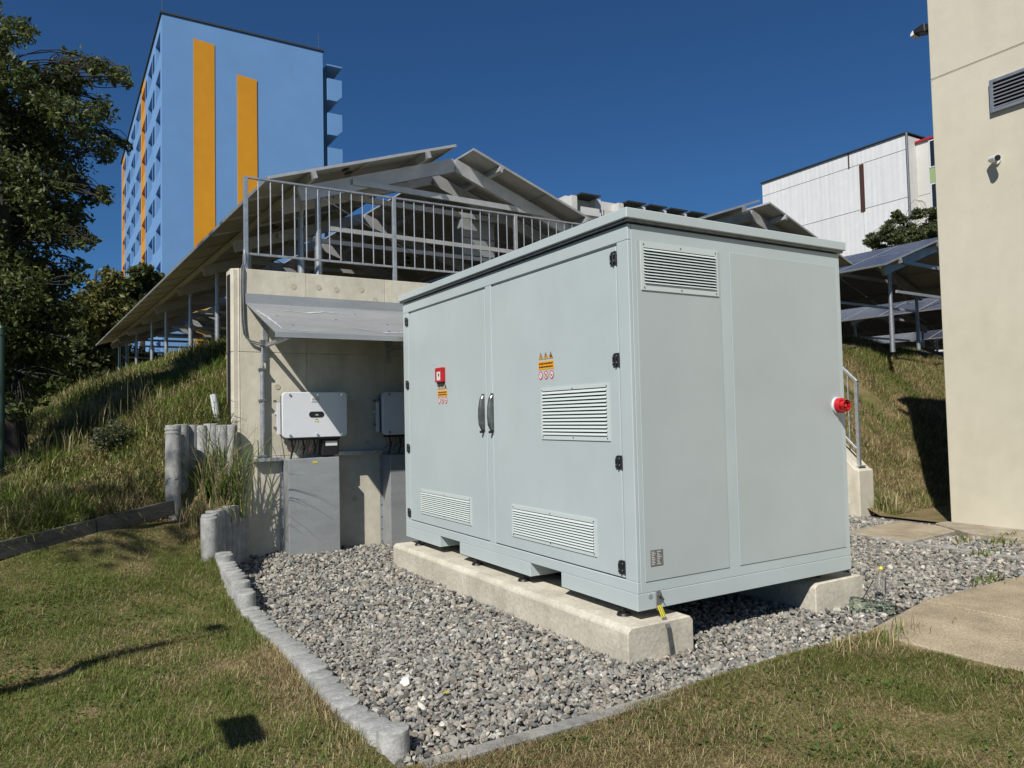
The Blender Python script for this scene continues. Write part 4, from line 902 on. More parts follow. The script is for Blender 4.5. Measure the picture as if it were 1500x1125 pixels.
# ------------------------------------------------------------------ trees
def leaf_arrays(C, Rd, N, size, g, tint, flat=.75, hollow=.35):
    """leaf quads scattered in clumps: C centres, Rd radii, N counts"""
    Ps = []
    for c, r, n in zip(C, Rd, N):
        d = g.normal(size=(n, 3)); d /= np.linalg.norm(d, axis=1, keepdims=True); rr = (hollow+(1-hollow)*g.uniform(size=n)**.6)*r*(1+.35*np.sin(d[:, 0]*5+c[0]*3)*np.cos(d[:, 2]*6+c[2]))
        Ps.append(np.asarray(c)+d*rr[:, None]*np.array([1, 1, flat]))
    P = np.concatenate(Ps); n = len(P)
    a = g.normal(size=(n, 3)); a /= np.linalg.norm(a, axis=1, keepdims=True); b = np.cross(a, g.normal(size=(n, 3))); b /= np.linalg.norm(b, axis=1, keepdims=True)
    s = size*g.uniform(.6, 1.3, n)[:, None]
    nrm = np.cross(a, b)*s*.12
    V = np.stack([P-a*s, P+b*s*.48+nrm, P+a*s, P-b*s*.48+nrm], 1).reshape(-1, 3); F = np.arange(4*n).reshape(-1, 4)
    tone = g.uniform(.55, 1.35, n)[:, None]*np.where(g.uniform(size=n) > .9, 1.5, 1)[:, None]
    col_ = np.array(tint)*tone; yl_ = (g.uniform(size=n) > .9)[:, None]; col_ = np.where(yl_, col_*np.array([1.5, 1.15, .8]), col_)
    return V, F, np.repeat(col_, 4, axis=0)
def limb(m, a, b, r0, r1, g, bend=.12):
    a, b = np.array(a, float), np.array(b, float); k_ = 6; L_ = np.linalg.norm(b-a); pts = []
    off = g.normal(size=3)*bend*L_
    for i in range(k_+1): t = i/k_; pts.append(tuple(a+(b-a)*t+off*math.sin(math.pi*t)*(1-.3*t)+np.array([0, 0, .08*L_*math.sin(math.pi*t)])))
    m.tube(pts, [r0+(r1-r0)*i/k_ for i in range(k_+1)], 7, cap=False); return pts
def tree(base, top, clumps, r0, label, nleaf, size, tint, seed, cat='tree', group=None, name='broadleaf_tree', flat=.75):
    g = np.random.default_rng(seed); t = thing(name, base, label, cat, group)
    m = MB(); tr = limb(m, (base[0], base[1], base[2]-.3), top, r0, r0*.25, g, .04)
    for c, r in clumps:
        z = max(base[2]+.25*(top[2]-base[2]), min(c[2]-.3*np.hypot(c[0]-base[0], c[1]-base[1])-.2, top[2])); s = min(max((z-base[2])/(top[2]-base[2]+1e-6), .1), .98); i = s*6; j = int(i)
        p = np.array(tr[min(j, 5)])*(1-(i-j))+np.array(tr[min(j+1, 6)])*(i-j)
        big_ = r > .3*(top[2]-base[2])/5
        pts = limb(m, p, c, r0*(.26 if big_ else .1)*(1-.6*s), .008 if big_ else .005, g, .1)
        for _ in range(3):
            d = g.normal(size=3); d /= np.linalg.norm(d); limb(m, pts[4], np.array(c)+d*r*.8, .008, .003, g, .12)
    o = m.build('trunk', 'bark', t, smooth=True)
    C = [c for c, r in clumps]; Rd = [r for c, r in clumps]; w_ = np.array(Rd)**2.2; N = (nleaf*w_/w_.sum()).astype(int)
    V, F, T = leaf_arrays(C, Rd, N, size, g, tint, flat)
    link(npmesh('crown', V, F, ['leaves'], T), 'crown', t); return t
tree((-0.55, 11.0, 1.2), (-0.7, 11.2, 6.8), [((-0.56, 10.25, 6.21), 0.21), ((-0.75, 10.53, 6.3), 0.11), ((-0.5, 11.54, 6.87), 0.15), ((-0.54, 11.15, 6.76), 0.15), ((-0.67, 10.27, 5.7), 0.34), ((-0.44, 10.88, 5.95), 0.24), ((-0.84, 10.96, 5.69), 0.2), ((-0.83, 10.39, 5.66), 0.21), ((-0.33, 11.42, 6.07), 0.35), ((-0.25, 10.3, 5.46), 0.24), ((-0.35, 10.8, 5.59), 0.28), ((-0.07, 11.03, 6.04), 0.23), ((0.02, 10.88, 6.1), 0.24), ((-0.0, 11.16, 6.08), 0.21), ((-0.11, 11.43, 6.32), 0.18), ((0.05, 11.82, 6.7), 0.22), ((0.36, 10.61, 6.11), 0.2), ((0.53, 11.27, 6.39), 0.14), ((0.54, 11.35, 6.4), 0.17), ((0.25, 10.63, 6.17), 0.16), ((0.57, 10.1, 5.89), 0.1), ((0.58, 11.85, 6.62), 0.09), ((0.66, 10.64, 6.05), 0.08), ((0.62, 10.67, 6.2), 0.09), ((-0.49, 11.71, 5.58), 0.47), ((-0.39, 11.15, 5.19), 0.36), ((-0.23, 10.95, 5.67), 0.28), ((-0.51, 11.49, 5.28), 0.33), ((-0.02, 10.15, 5.3), 0.31), ((-0.07, 11.37, 6.03), 0.19), ((0.04, 10.77, 5.28), 0.26), ((0.15, 10.26, 5.41), 0.2), ((0.3, 11.29, 5.82), 0.18), ((0.41, 11.78, 6.1), 0.13), ((0.41, 10.47, 5.52), 0.14), ((0.37, 11.23, 5.96), 0.13), ((0.36, 10.64, 5.15), 0.19), ((0.39, 11.44, 5.24), 0.11), ((0.43, 11.4, 5.5), 0.16), ((0.42, 10.49, 5.0), 0.11), ((0.64, 11.59, 5.54), 0.1), ((0.6, 11.28, 5.48), 0.06), ((0.69, 11.33, 5.46), 0.06), ((0.71, 11.58, 5.49), 0.06), ((-0.31, 10.87, 4.72), 0.44), ((-0.38, 11.47, 5.24), 0.29), ((-0.11, 11.68, 5.26), 0.37), ((-0.44, 10.28, 4.28), 0.21), ((-0.67, 11.63, 4.79), 0.47), ((-0.39, 10.81, 4.61), 0.24), ((-0.42, 10.96, 4.52), 0.34), ((-0.67, 10.36, 4.65), 0.25), ((0.06, 11.36, 4.87), 0.22), ((-0.07, 10.63, 4.56), 0.13), ((-0.09, 11.67, 5.03), 0.17), ((-0.03, 10.6, 4.53), 0.12), ((0.26, 11.11, 4.64), 0.16), ((0.32, 10.82, 4.51), 0.09), ((0.22, 11.2, 4.57), 0.11), ((0.37, 10.45, 4.5), 0.12), ((0.39, 10.42, 4.41), 0.09), ((0.43, 11.44, 4.77), 0.08), ((0.4, 11.45, 4.76), 0.05), ((0.36, 11.12, 4.59), 0.05), ((-0.56, 11.76, 4.2), 0.52), ((-0.84, 10.47, 3.89), 0.26), ((-0.52, 11.63, 4.54), 0.25), ((-0.22, 10.4, 4.0), 0.26), ((-0.13, 11.84, 4.36), 0.35), ((-0.03, 11.22, 4.37), 0.25), ((-0.05, 11.19, 4.01), 0.17), ((-0.02, 11.85, 4.57), 0.3), ((0.15, 11.52, 4.17), 0.15), ((0.06, 11.52, 4.25), 0.1), ((0.1, 10.2, 3.79), 0.11), ((0.18, 10.76, 3.88), 0.11), ((0.27, 10.25, 3.85), 0.07), ((0.24, 10.45, 3.84), 0.05), ((0.24, 10.48, 3.86), 0.03), ((0.23, 11.65, 4.14), 0.05), ((-0.62, 10.33, 3.23), 0.45), ((-0.65, 10.63, 3.59), 0.24), ((-0.49, 10.99, 3.48), 0.27), ((-0.42, 11.63, 3.45), 0.41), ((-0.25, 11.84, 3.59), 0.4), ((-0.48, 11.37, 3.69), 0.27), ((-0.4, 10.48, 3.13), 0.16), ((-0.45, 11.08, 3.37), 0.24), ((0.03, 11.37, 3.62), 0.18), ((0.09, 10.19, 3.35), 0.11), ((-0.08, 11.32, 3.51), 0.13), ((0.11, 10.76, 3.63), 0.12), ((-0.6, 11.16, 2.67), 0.45), ((-0.68, 11.31, 2.33), 0.25), ((-0.27, 11.3, 2.51), 0.3), ((-0.55, 11.04, 2.97), 0.31), ((-0.2, 11.1, 2.85), 0.32), ((-0.02, 10.46, 2.75), 0.22), ((-0.34, 10.99, 2.91), 0.27), ((-0.07, 10.33, 2.59), 0.15), ((0.07, 10.97, 3.07), 0.18), ((0.04, 11.07, 3.19), 0.09), ((0.17, 11.49, 3.12), 0.1), ((-0.05, 10.81, 3.07), 0.15), ((0.1, 10.14, 2.59), 0.12), ((0.21, 11.05, 2.72), 0.09), ((0.16, 10.47, 2.72), 0.05), ((0.17, 11.43, 2.66), 0.06), ((-0.44, 10.8, 2.14), 0.36), ((-0.59, 10.78, 2.26), 0.19), ((-0.52, 11.74, 1.99), 0.29), ((-0.58, 10.81, 2.35), 0.16), ((-0.12, 10.73, 2.26), 0.22), ((-0.26, 10.73, 2.19), 0.11), ((-0.2, 10.97, 2.2), 0.11), ((-0.08, 10.27, 2.1), 0.13), ((-1.03, 11.08, 5.18), 0.65), ((-0.81, 11.76, 5.74), 0.3), ((-0.9, 11.11, 5.51), 0.31), ((-0.59, 11.44, 5.51), 0.39), ((-1.16, 11.8, 4.05), 0.78), ((-0.84, 11.62, 3.68), 0.44), ((-0.81, 11.44, 4.36), 0.35), ((-0.68, 11.56, 4.3), 0.37), ((-1.22, 11.58, 6.39), 0.59), ((-0.87, 10.56, 5.78), 0.26), ((-1.4, 10.97, 6.38), 0.25), ((-1.0, 10.72, 6.48), 0.46), ((-0.96, 10.57, 2.76), 0.62), ((-1.23, 11.13, 3.24), 0.33), ((-0.69, 10.67, 2.74), 0.53), ((-1.33, 11.21, 3.26), 0.38), ((-1.36, 11.15, 4.47), 0.82), ((-1.25, 10.29, 4.62), 0.38), ((-1.41, 10.9, 3.86), 0.54), ((-1.75, 10.8, 4.32), 0.54), ((-0.68, 11.37, 1.82), 0.21), ((-0.5, 10.26, 1.82), 0.15), ((-0.51, 10.4, 1.76), 0.13), ((-0.73, 11.02, 1.89), 0.12)], 0.17, 'tall dark broadleaf tree at the left edge of the picture', 56000, 0.038, (0.075, 0.1, 0.03), 61, group=None, name='broadleaf_tree', flat=0.75)
tree((1.2, 43.0, 3.0), (1.2, 43, 9.5), [((1.45, 42.71, 8.26), 0.81), ((1.44, 43.5, 7.86), 0.63), ((1.95, 42.5, 7.92), 0.58), ((1.88, 42.09, 8.89), 0.62), ((2.11, 44.3, 8.96), 0.34), ((1.63, 42.23, 9.29), 0.3), ((1.13, 41.94, 7.1), 0.92), ((0.49, 42.34, 6.81), 0.55), ((0.58, 42.52, 7.79), 0.65), ((2.19, 42.18, 7.53), 0.8), ((1.87, 43.11, 7.34), 0.46), ((1.56, 44.31, 7.84), 0.62), ((0.54, 41.88, 6.72), 0.92), ((0.22, 42.75, 6.04), 0.57), ((0.39, 43.5, 7.4), 0.44), ((1.82, 44.15, 6.34), 1.1), ((2.12, 44.5, 5.43), 0.77), ((2.2, 41.93, 6.8), 0.61), ((2.87, 43.11, 6.98), 0.69), ((2.4, 44.14, 7.14), 0.55), ((2.21, 41.66, 6.54), 0.45), ((0.27, 43.26, 5.49), 1.08), ((0.6, 42.02, 6.05), 0.74), ((-0.12, 43.8, 4.86), 0.55), ((1.51, 44.31, 5.26), 1.1), ((1.91, 43.11, 4.84), 0.76), ((0.56, 41.53, 4.76), 0.79), ((-0.31, 41.69, 4.34), 0.91), ((-0.92, 42.75, 3.84), 0.62), ((-0.27, 44.04, 5.14), 0.48)], 0.2, 'olive green bushy tree beyond the lower end of the canopy', 12000, 0.16, (0.12, 0.125, 0.035), 62, group='trees beyond the slope', name='broadleaf_tree', flat=0.75)
tree((3.4, 46.0, 3.2), (3.4, 46, 10.5), [((3.35, 45.21, 9.91), 0.53), ((3.73, 46.51, 10.0), 0.41), ((3.13, 45.72, 10.13), 0.32), ((2.85, 45.3, 9.13), 0.66), ((2.54, 46.61, 9.27), 0.49), ((3.2, 45.42, 8.87), 0.42), ((3.96, 45.62, 9.65), 0.6), ((3.62, 46.8, 9.62), 0.45), ((4.37, 45.99, 9.85), 0.42), ((3.71, 46.85, 10.43), 0.41), ((3.56, 46.05, 10.52), 0.17), ((3.82, 44.98, 10.14), 0.22), ((3.22, 45.83, 8.48), 0.87), ((3.85, 47.12, 9.15), 0.55), ((3.31, 46.19, 9.0), 0.62), ((4.22, 47.39, 8.97), 0.69), ((3.71, 44.5, 8.24), 0.45), ((4.43, 45.52, 8.87), 0.45), ((4.53, 46.81, 9.5), 0.27), ((4.43, 46.56, 9.22), 0.2), ((4.51, 46.18, 9.15), 0.19), ((2.58, 46.49, 7.96), 0.68), ((2.37, 47.13, 8.59), 0.41), ((2.62, 46.55, 8.59), 0.31), ((3.76, 46.14, 7.78), 0.67), ((4.04, 46.19, 8.19), 0.42), ((4.14, 46.5, 7.39), 0.37)], 0.2, 'dark leafy tree in front of the loggias of the blue tower', 11000, 0.15, (0.065, 0.085, 0.028), 63, group='trees beyond the slope', name='broadleaf_tree', flat=0.75)
tree((-0.6, 27.0, 1.8), (-0.6, 27, 7), [((-1.41, 26.3, 4.73), 1.15), ((-0.75, 27.68, 5.24), 1.0), ((-0.75, 27.46, 4.47), 0.69), ((-0.77, 28.14, 4.33), 1.03), ((-0.58, 26.92, 4.74), 0.77), ((-1.4, 25.11, 4.22), 0.57), ((-0.02, 27.15, 3.82), 0.89), ((-0.68, 28.43, 3.58), 0.77), ((-0.55, 27.56, 3.24), 0.73), ((-1.12, 27.57, 3.4), 1.01), ((-0.78, 26.56, 2.69), 0.69), ((-0.42, 26.43, 3.6), 0.46), ((-0.2, 27.88, 2.99), 0.92), ((-0.73, 25.31, 2.85), 0.52), ((0.35, 28.47, 3.18), 0.48), ((0.57, 28.51, 3.37), 0.73), ((0.03, 28.85, 3.46), 0.6), ((0.18, 25.54, 3.38), 0.53), ((0.87, 25.46, 2.88), 0.56), ((0.49, 28.58, 3.0), 0.39), ((1.0, 26.6, 2.47), 0.43), ((-0.71, 26.08, 2.29), 0.76), ((-0.54, 26.53, 1.81), 0.44), ((-0.54, 27.64, 1.92), 0.66), ((-1.36, 25.65, 2.48), 0.94), ((-1.0, 26.95, 2.95), 0.71), ((-0.68, 27.64, 2.32), 0.65), ((0.18, 27.88, 2.33), 0.61), ((0.29, 25.05, 2.56), 0.32), ((-0.13, 28.24, 1.88), 0.37), ((1.29, 26.74, 2.83), 0.39), ((0.94, 26.74, 2.83), 0.31), ((1.12, 27.25, 2.7), 0.3), ((-2.05, 26.12, 3.69), 1.15), ((-1.67, 28.55, 3.4), 0.98), ((-1.52, 25.85, 4.0), 0.51)], 0.18, 'dark shaded trees massed behind the left trunk', 22000, 0.11, (0.05, 0.062, 0.02), 64, group='trees beyond the slope', name='broadleaf_tree', flat=0.75)
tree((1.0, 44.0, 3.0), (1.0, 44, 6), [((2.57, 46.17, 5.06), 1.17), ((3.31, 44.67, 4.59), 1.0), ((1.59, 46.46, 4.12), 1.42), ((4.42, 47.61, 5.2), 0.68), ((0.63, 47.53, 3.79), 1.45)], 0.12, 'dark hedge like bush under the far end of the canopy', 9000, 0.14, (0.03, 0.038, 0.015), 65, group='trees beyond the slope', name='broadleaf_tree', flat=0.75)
tree((33.0, 19.6, 3.2), (33, 19.6, 10.2), [((31.0, 19.13, 9.49), 0.31), ((32.03, 19.62, 10.04), 0.2), ((32.13, 19.89, 9.59), 0.19), ((30.79, 19.2, 9.38), 0.14), ((30.65, 19.41, 9.06), 0.31), ((31.7, 19.71, 9.24), 0.16), ((30.54, 19.74, 8.98), 0.25), ((30.99, 19.45, 9.32), 0.19), ((32.91, 19.64, 10.24), 0.31), ((32.8, 19.67, 10.42), 0.2), ((32.32, 19.35, 9.75), 0.14), ((32.67, 19.65, 10.53), 0.16), ((34.2, 19.58, 10.6), 0.31), ((34.99, 19.7, 10.96), 0.14), ((34.0, 19.51, 10.76), 0.2), ((33.35, 19.34, 10.35), 0.17), ((35.37, 19.43, 10.61), 0.36), ((36.5, 19.92, 11.16), 0.17), ((34.74, 19.19, 10.79), 0.26), ((34.88, 19.15, 10.19), 0.26), ((31.28, 19.01, 9.04), 0.39), ((31.96, 19.85, 9.31), 0.2), ((33.78, 19.99, 9.47), 0.19), ((32.02, 19.24, 9.44), 0.33), ((33.31, 19.27, 9.47), 0.48), ((32.29, 19.2, 9.01), 0.31), ((33.91, 19.6, 9.08), 0.34), ((33.37, 19.49, 9.93), 0.25), ((36.0, 19.82, 9.88), 0.54), ((34.44, 19.21, 9.87), 0.37), ((35.51, 19.88, 10.2), 0.4), ((35.64, 19.46, 9.31), 0.4), ((37.53, 19.81, 10.56), 0.54), ((36.61, 19.8, 10.04), 0.36), ((39.09, 19.91, 11.02), 0.39), ((37.28, 19.5, 10.84), 0.37), ((33.3, 19.61, 8.9), 0.45), ((33.67, 19.56, 9.25), 0.29), ((31.61, 19.19, 8.59), 0.23), ((32.66, 19.5, 8.66), 0.26), ((31.68, 19.93, 8.72), 0.31), ((31.22, 19.91, 8.93), 0.25), ((29.91, 19.02, 8.05), 0.16), ((31.46, 19.66, 8.84), 0.19), ((34.46, 19.33, 8.73), 0.53), ((35.18, 19.14, 8.49), 0.4), ((34.73, 19.14, 8.33), 0.28), ((34.27, 19.79, 8.78), 0.25), ((33.03, 19.96, 10.65), 0.16), ((32.47, 19.52, 10.57), 0.09), ((32.25, 19.38, 10.38), 0.08), ((32.09, 19.51, 10.27), 0.12), ((30.81, 19.83, 9.32), 0.14), ((30.47, 19.75, 9.25), 0.09), ((29.75, 19.06, 9.12), 0.09), ((29.66, 19.21, 8.99), 0.09), ((37.87, 19.87, 9.58), 0.54), ((35.98, 19.49, 9.31), 0.37), ((38.24, 19.66, 9.56), 0.26), ((37.86, 19.78, 9.13), 0.23), ((32.35, 19.64, 8.5), 0.31), ((32.61, 19.73, 8.25), 0.25), ((31.9, 19.55, 8.23), 0.19), ((31.44, 19.23, 8.64), 0.25), ((33.59, 19.19, 7.9), 0.53), ((34.18, 19.99, 7.69), 0.31), ((33.67, 19.01, 8.24), 0.4), ((33.37, 19.69, 7.99), 0.34)], 0.22, 'dark green pine crown against the white ribbed building', 42000, 0.062, (0.085, 0.105, 0.042), 66, group=None, name='pine_tree', flat=0.6)

# ------------------------------------------------------------------ grass
def blades(name, X, Y, Z, hgt, wid, tint, seed, lean=(.3, 1.2), seg3=True):
    g = np.random.default_rng(seed); n = len(X); a = g.uniform(0, 2*math.pi, n); th = g.uniform(*lean, n)
    d = np.stack([np.cos(a), np.sin(a), np.zeros(n)], -1); s = np.stack([-np.sin(a), np.cos(a), np.zeros(n)], -1)*(wid/2)[:, None]
    B = np.stack([X, Y, Z-.004], -1); h = hgt[:, None]
    up = np.array([0, 0, 1.0])
    mid = B+h*.55*(np.cos(th*.55)[:, None]*up+np.sin(th*.55)[:, None]*d)
    tip = mid+h*.5*(np.cos(th*1.35)[:, None]*up+np.sin(th*1.35)[:, None]*d)
    if seg3:
        V = np.stack([B-s, B+s, mid-s*.8, mid+s*.8, tip], 1).reshape(-1, 3); k_ = np.arange(n)[:, None, None]*5
        F = (k_+np.array([(0, 1, 3), (0, 3, 2), (2, 3, 4)])[None]).reshape(-1, 3); rp = 5
    else:
        V = np.stack([B-s, B+s, tip], 1).reshape(-1, 3); F = np.arange(3*n).reshape(-1, 3); rp = 3
    return link(npmesh(name, V, F, ['grass_blades'], np.repeat(tint, rp, axis=0)), name)
GREEN, DRY, BROWN = np.array(lin((108, 122, 56))), np.array(lin((180, 167, 126))), np.array(lin((122, 102, 72)))
def tints(X, Y, g, dryness, sc=.7, seed=1):
    n = len(X); f = vnoise(X, Y, sc, seed)*.55+vnoise(X, Y, sc*.35, seed+5)*.45+g.normal(0, .2, n)+dryness-.5
    k_ = g.uniform(.6, 1.3, n)[:, None]
    base = np.where((f > .55)[:, None], np.where((g.uniform(size=n) > .45)[:, None], DRY, BROWN), GREEN*np.array([1, 1, 1]))
    return base*k_
g = np.random.default_rng(21)
# left lawn: denser towards the camera
n = 230000; Yb = 2.6+(8.6-2.6)*g.uniform(size=n)**1.25; Xb = -.9-.06*Yb*0+g.uniform(size=n)*2.1
Xb = np.where(g.uniform(size=n) < .12, g.uniform(-3, 1.2, n), Xb)
bl = (vnoise(Xb, Yb, .35, 9) > .25) | (g.uniform(size=n) < .5); bl &= (Xb < 1.2) & (Yb < 7.35+.57*(Xb+.45)+.15)
dg = -(Xb-.0)*.489+(Yb-5.38)*.872; tg = Xb*.872+(Yb-5.38)*.489; bl &= ~((np.abs(dg+.02*np.sin(tg*9)) < .028) & (tg > -.6) & (tg < 1.1) & (g.uniform(size=n) < .92))  # blades thinned along the groove so its shadow line stays dark
Xb, Yb = Xb[bl], Yb[bl]; n = len(Xb)
tuft = vnoise(Xb, Yb, .25, 12)
edge = np.exp(-((Xb-1.15)/.1)**2)
dr = .30+.22*np.clip((Xb-.3)/.8, 0, 1)*np.clip((6.2-Yb)/1.5, 0, 1)-.1*np.clip(.5-Xb, 0, 1)
stuff(tag(blades('lawn_grass', Xb, Yb, h_left(Xb, Yb), g.uniform(.015, .045, n)*(.45+1.3*tuft)+edge*g.uniform(0, .06, n), g.uniform(.002, .0045, n), tints(Xb, Yb, g, dr+edge*.15, .7, 1), 31, (.4, 1.75)), 'short patchy green and straw coloured lawn left of the gravel', 'grass'))
# front right lawn
n = 200000; Xb = g.uniform(1.0, 5.0, n); Yb = 3.12-2.2*g.uniform(size=n)**1.15; bl = ((vnoise(Xb, Yb, .3, 19) > .3) | (g.uniform(size=n) < .45)) & (Xb < 4.66+.08*vnoise(Yb, Yb, .2, 3))
Xb, Yb = Xb[bl], Yb[bl]; n = len(Xb); tuft = vnoise(Xb, Yb, .28, 15)
edge = np.clip((Xb-4.2)/.6, 0, 1)
dr = .50-.12*np.clip((Xb-2.5)/2, 0, 1)+.2*np.clip((2.6-Xb)/1, 0, 1)
stuff(tag(blades('front_grass', Xb, Yb, h_left(Xb, Yb), g.uniform(.012, .042, n)*(.4+1.3*tuft)*(1+edge*.8), g.uniform(.0018, .0042, n), tints(Xb, Yb, g, dr, .6, 2)*np.array([.80, .78, .74]), 32, (.5, 1.75)), 'dry trampled lawn in front of the low kerb strip', 'grass'))
# clover and plantain leaves low in the turf
n = 14000; Xb = np.where(g.uniform(size=n) < .65, g.uniform(-.9, 1.15, n), g.uniform(1.3, 4.6, n)); Yb = np.where(Xb < 1.2, 2.7+4.6*g.uniform(size=n), 3.05-1.9*g.uniform(size=n))
bl = (vnoise(Xb, Yb, .28, 43)*.6+vnoise(Xb, Yb, .9, 44)*.4) > .6; Xb, Yb = Xb[bl], Yb[bl]; n = len(Xb)
P = np.stack([Xb, Yb, h_left(Xb, Yb)+g.uniform(.008, .03, n)], -1); a = g.uniform(0, 6.28, n); tl_ = g.normal(0, .35, (n, 2))
d = np.stack([np.cos(a), np.sin(a), tl_[:, 0]], -1); b_ = np.stack([-np.sin(a), np.cos(a), tl_[:, 1]], -1); sz = (.006+.014*g.uniform(size=n)**2)[:, None]
V = np.stack([P-d*sz, P-d*sz*.2+b_*sz*.6, P+d*sz, P-d*sz*.2-b_*sz*.6], 1).reshape(-1, 3)
T = np.array(lin((78, 100, 44)))*g.uniform(.6, 1.4, n)[:, None]
stuff(tag(link(npmesh('lawn_weeds', V, np.arange(4*n).reshape(-1, 4), ['grass_blades'], np.repeat(T, 4, axis=0)), 'lawn_weeds'), 'low clover and plantain leaves scattered through the lawn', 'weeds'))
# straw litter and long loose stalks lying on both lawns
n = 16000; Xb = np.where(g.uniform(size=n) < .5, g.uniform(-.9, 1.2, n), g.uniform(1.2, 4.7, n)); Yb = np.where(Xb < 1.2, 2.7+5*g.uniform(size=n)**1.2, 3.08-2*g.uniform(size=n)**1.2)
bl = (vnoise(Xb, Yb, .5, 33) > .35); Xb, Yb = Xb[bl], Yb[bl]; n = len(Xb)
stuff(tag(blades('straw_litter', Xb, Yb, h_left(Xb, Yb)+g.uniform(.004, .025, n), g.uniform(.03, .12, n), g.uniform(.0015, .0032, n), np.where((g.uniform(size=n) < .55)[:, None], DRY, BROWN)*g.uniform(.55, 1.0, n)[:, None], 36, (1.25, 1.65)), 'pale dry straw scattered over the mown lawn', 'straw'))
# wild grass on the left slope
n = 150000; Yb = 7.3+(32-7.3)*g.uniform(size=n)**2.0; Xb = Yb*(-.14+.34*g.uniform(size=n)); bl = (Yb > 7.62+.57*(Xb+.45)) & ~((Xb > .9) & (Yb < 8.62)) & ~((Xb > 1.55) & (Yb < 9.2)) & (Xb < 3.4)
bl &= ~(((np.hypot(Xb+.65, Yb-9.9) < .5) | (np.hypot(Xb+.6, Yb-8.4) < .4)) & (g.uniform(size=n) < .85))
Xb, Yb = Xb[bl], Yb[bl]; n = len(Xb); cl = vnoise(Xb, Yb, .6, 22)
hg = g.uniform(.05, .26, n)*(.25+1.5*cl**1.5)
stuff(tag(blades('slope_grass', Xb, Yb, h_left(Xb, Yb), hg, g.uniform(.004, .009, n)*(1+Yb/18), tints(Xb, Yb, g, .52, .7, 4)*np.array([.85, .9, .8]), 33, (.3, 1.6)), 'long unmown grass on the slope left of the wall', 'grass'))
# right embankment
n = 110000; Xb = g.uniform(10.4, 19.5, n); Yb = 6.75+.1*(Xb-10.4)+g.uniform(-.25, 4.4, n); bl = ~((np.abs(Xb-13.4-(Yb-9.7)*-.6) < .35) & (Yb > 9.0) & (Yb < 10.3)) & ((vnoise(Xb, Yb, .5, 27) > .22) | (g.uniform(size=n) < .35))
Xb, Yb = Xb[bl], Yb[bl]; n = len(Xb)
stuff(tag(blades('embankment_grass', Xb, Yb, h_right(Xb, Yb), g.uniform(.06, .2, n)*(.5+vnoise(Xb, Yb, .5, 29)), g.uniform(.006, .012, n), tints(Xb, Yb, g, .55, .9, 6), 34, (.4, 1.4), False), 'half dry grass on the steep embankment right of the cabinet', 'grass'))
# tall grass tuft in the planter
def tuft_plant(cx, cy, cz, n, h0, h1, spread, label, seed, wid=(.008, .016), dry=.3, lean=(.15, 1.25)):
    g = np.random.default_rng(seed); X = cx+g.normal(0, spread[0], n); Y = cy+g.normal(0, spread[1], n)
    T = np.where((g.uniform(size=n) < dry)[:, None], DRY*.9, np.array(lin((100, 118, 52))))*g.uniform(.6, 1.25, n)[:, None]
    k_ = 7; a = g.uniform(0, 2*math.pi, n); th = g.uniform(*lean, n); H_ = g.uniform(h0, h1, n); wd = g.uniform(*wid, n)
    d = np.stack([np.cos(a), np.sin(a), np.zeros(n)], -1); s = np.stack([-np.sin(a), np.cos(a), np.zeros(n)], -1)
    P = np.stack([X, Y, np.full(n, cz)], -1); rows = []
    for i in range(k_+1):
        t = i/k_; wv = wd*(.5+.9*t)*(1-t)**.6 if i < k_ else wd*.02
        rows += [P-s*wv[:, None], P+s*wv[:, None]]
        ang = th*(t+.1)**1.4*1.5; P = P+(H_/k_)[:, None]*(np.cos(ang)[:, None]*np.array([0, 0, 1.])+np.sin(ang)[:, None]*d)
    V = np.stack(rows, 1).reshape(-1, 3); nr = 2*(k_+1)
    F = (np.arange(n)[:, None, None]*nr+np.array([(2*i, 2*i+1, 2*i+3, 2*i+2) for i in range(k_)])[None]).reshape(-1, 4)
    tag(link(npmesh('grass_tuft', V, F, ['grass_blades'], np.repeat(T, nr, axis=0)), 'grass_tuft'), label, 'grass tuft'); o_ = bpy.context.scene.collection.objects[-1]
    if n <= 60 or n == 180: stuff(o_)
tuft_plant(1.42, 8.52, .55, 210, .5, 1.25, (.15, .06), 'tall arching grass growing in the palisade planter by the wall', 41, (.005, .010), .35)
tuft_plant(1.22, 8.3, .54, 260, .12, .35, (.12, .06), 'short brownish grass at the foot of the upper palisades', 42, (.004, .008), .8)
tuft_plant(10.55, 6.72, .02, 120, .15, .4, (.12, .06), 'dry grass clump at the foot of the stair wall', 43, (.006, .012), .6)
tuft_plant(4.55, 3.05, .03, 180, .05, .16, (.28, .05), 'dark dry weeds where lawn meets the pavement corner', 44, (.003, .006), .7)
for i, (x, y) in enumerate(((9.2, 4.45), (8.95, 4.75), (9.6, 4.6), (7.05, 3.52), (8.25, 4.2))):
    tuft_plant(x, y, .02, 45, .03, .08, (.1, .06), ['low weed patch on the gravel strip below the vent', 'low weed patch beside the square stone slab', 'weed patch on the apron by the cream wall', 'small weed at the pavement edge', 'small weed along the thin edging strip'][i], 50+i, (.008, .016), .15)

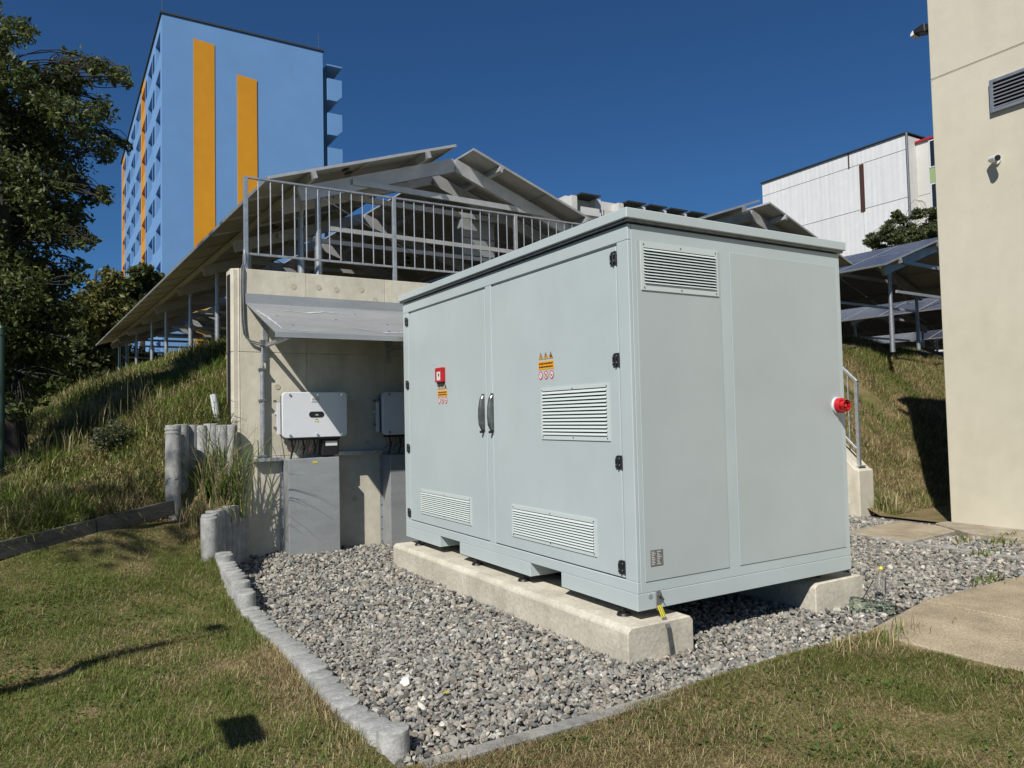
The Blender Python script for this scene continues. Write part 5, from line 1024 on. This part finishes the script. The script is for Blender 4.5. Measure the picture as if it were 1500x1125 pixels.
# weeds, shrub, fence post on the left slope
for i, (x, y, n_, h_) in enumerate(((.15, 11.6, 90, .6), (.45, 10.9, 90, .55), (.75, 11.8, 80, .6), (.95, 10.6, 70, .45), (-.05, 10.3, 70, .4))):
    tuft_plant(x, y, float(h_left(np.array([x]), np.array([y]))[0]), n_, h_*.5, h_, (.2, .15), ['brown dry weeds highest on the left slope under the crest', 'brown dry weeds in the middle of the left slope', 'thin dry weeds below the canopy eave on the slope', 'dry weeds nearest the upper palisades', 'sparse brown weeds beside the bare soil at the tree'][i], 70+i, (.002, .005), .95, (.05, .7))
zz = float(h_left(np.array([.45]), np.array([9.6]))[0])
tree((.45, 9.6, zz), (.45, 9.6, zz+.3), [((.42, 9.55, zz+.22), .2), ((.55, 9.65, zz+.18), .17), ((.36, 9.7, zz+.15), .15)], .02, 'small dark leafy shrub in the grass left of the palisades', 1800, .02, (.075, .09, .045), 81, cat='shrub', name='shrub')
fp_ = thing('fence_post', (-.62, 10.0, 1.0), 'dark green steel fence post at the left edge before the tree', 'post')
MB().tube([(-.648, 10.0, .8), (-.648, 10.0, 2.7)], .036, 12).build('post', 'fence_green', fp_, smooth=True)
MB().tube([(-.648, 10.0, 2.7), (-.648, 10.0, 2.73)], [.04, .025], 12).build('post_cap', 'fence_green', fp_, smooth=True)
# things left of the picture whose shade falls into it
g2 = np.random.default_rng(91)
for i, (x, y, z) in enumerate(((-6.1, 6.8, .5), (-6.6, 9.6, .6))):
    cl = [((x+g2.normal(0, 1.1), y+g2.normal(0, 1.1), z+4.6+g2.normal(0, 1.2)), g2.uniform(.6, 1.0)) for _ in range(16)]
    tree((x, y, z), (x+.1, y, z+5.8), cl, .16, ['broadleaf tree left of the lawn, outside the picture', 'second broadleaf tree left of the slope, outside the picture'][i], 9000, .07, (.05, .064, .022), 92+i)
lp = thing('shadow_pole', (-2.75, 3.27, .1), 'slender unseen pole added left of the lawn to cast a thin shadow line', 'lamp')  # added out of view to throw the thin line on the lawn
MB().tube([(-2.75, 3.27, -.3), (-2.75, 3.27, 4.5)], [.06, .04], 12).build('pole', 'grey_metal', lp, smooth=True)
MB().hull([(-2.80, 3.2, 4.44), (-2.70, 3.2, 4.44), (-2.70, 3.42, 4.46), (-2.80, 3.42, 4.46), (-2.79, 3.2, 4.55), (-2.71, 3.2, 4.55), (-2.71, 3.42, 4.53), (-2.79, 3.42, 4.53)]).build('caster_head', 'grey_metal', lp)
sg = thing('shadow_plate', (-.66, 2.92, .08), 'unseen flat plate on a post, added left of the camera to cast a lawn shadow', 'lamp')  # added out of view, head outlined to match the dark patch it throws
MB().tube([(-.66, 2.92, -.2), (-.66, 2.92, 1.725)], .014, 8).build('post', 'grey_metal', sg, smooth=True)
MB().box(-.745, -.575, 2.71, 3.13, 1.726, 1.775).build('caster_head', 'grey_metal', sg, bevel=.015)
MB().box(-.72, -.60, 2.75, 3.09, 1.716, 1.7255).build('lamp_glass', 'label_white', sg)  # pale plate under the added shadow caster
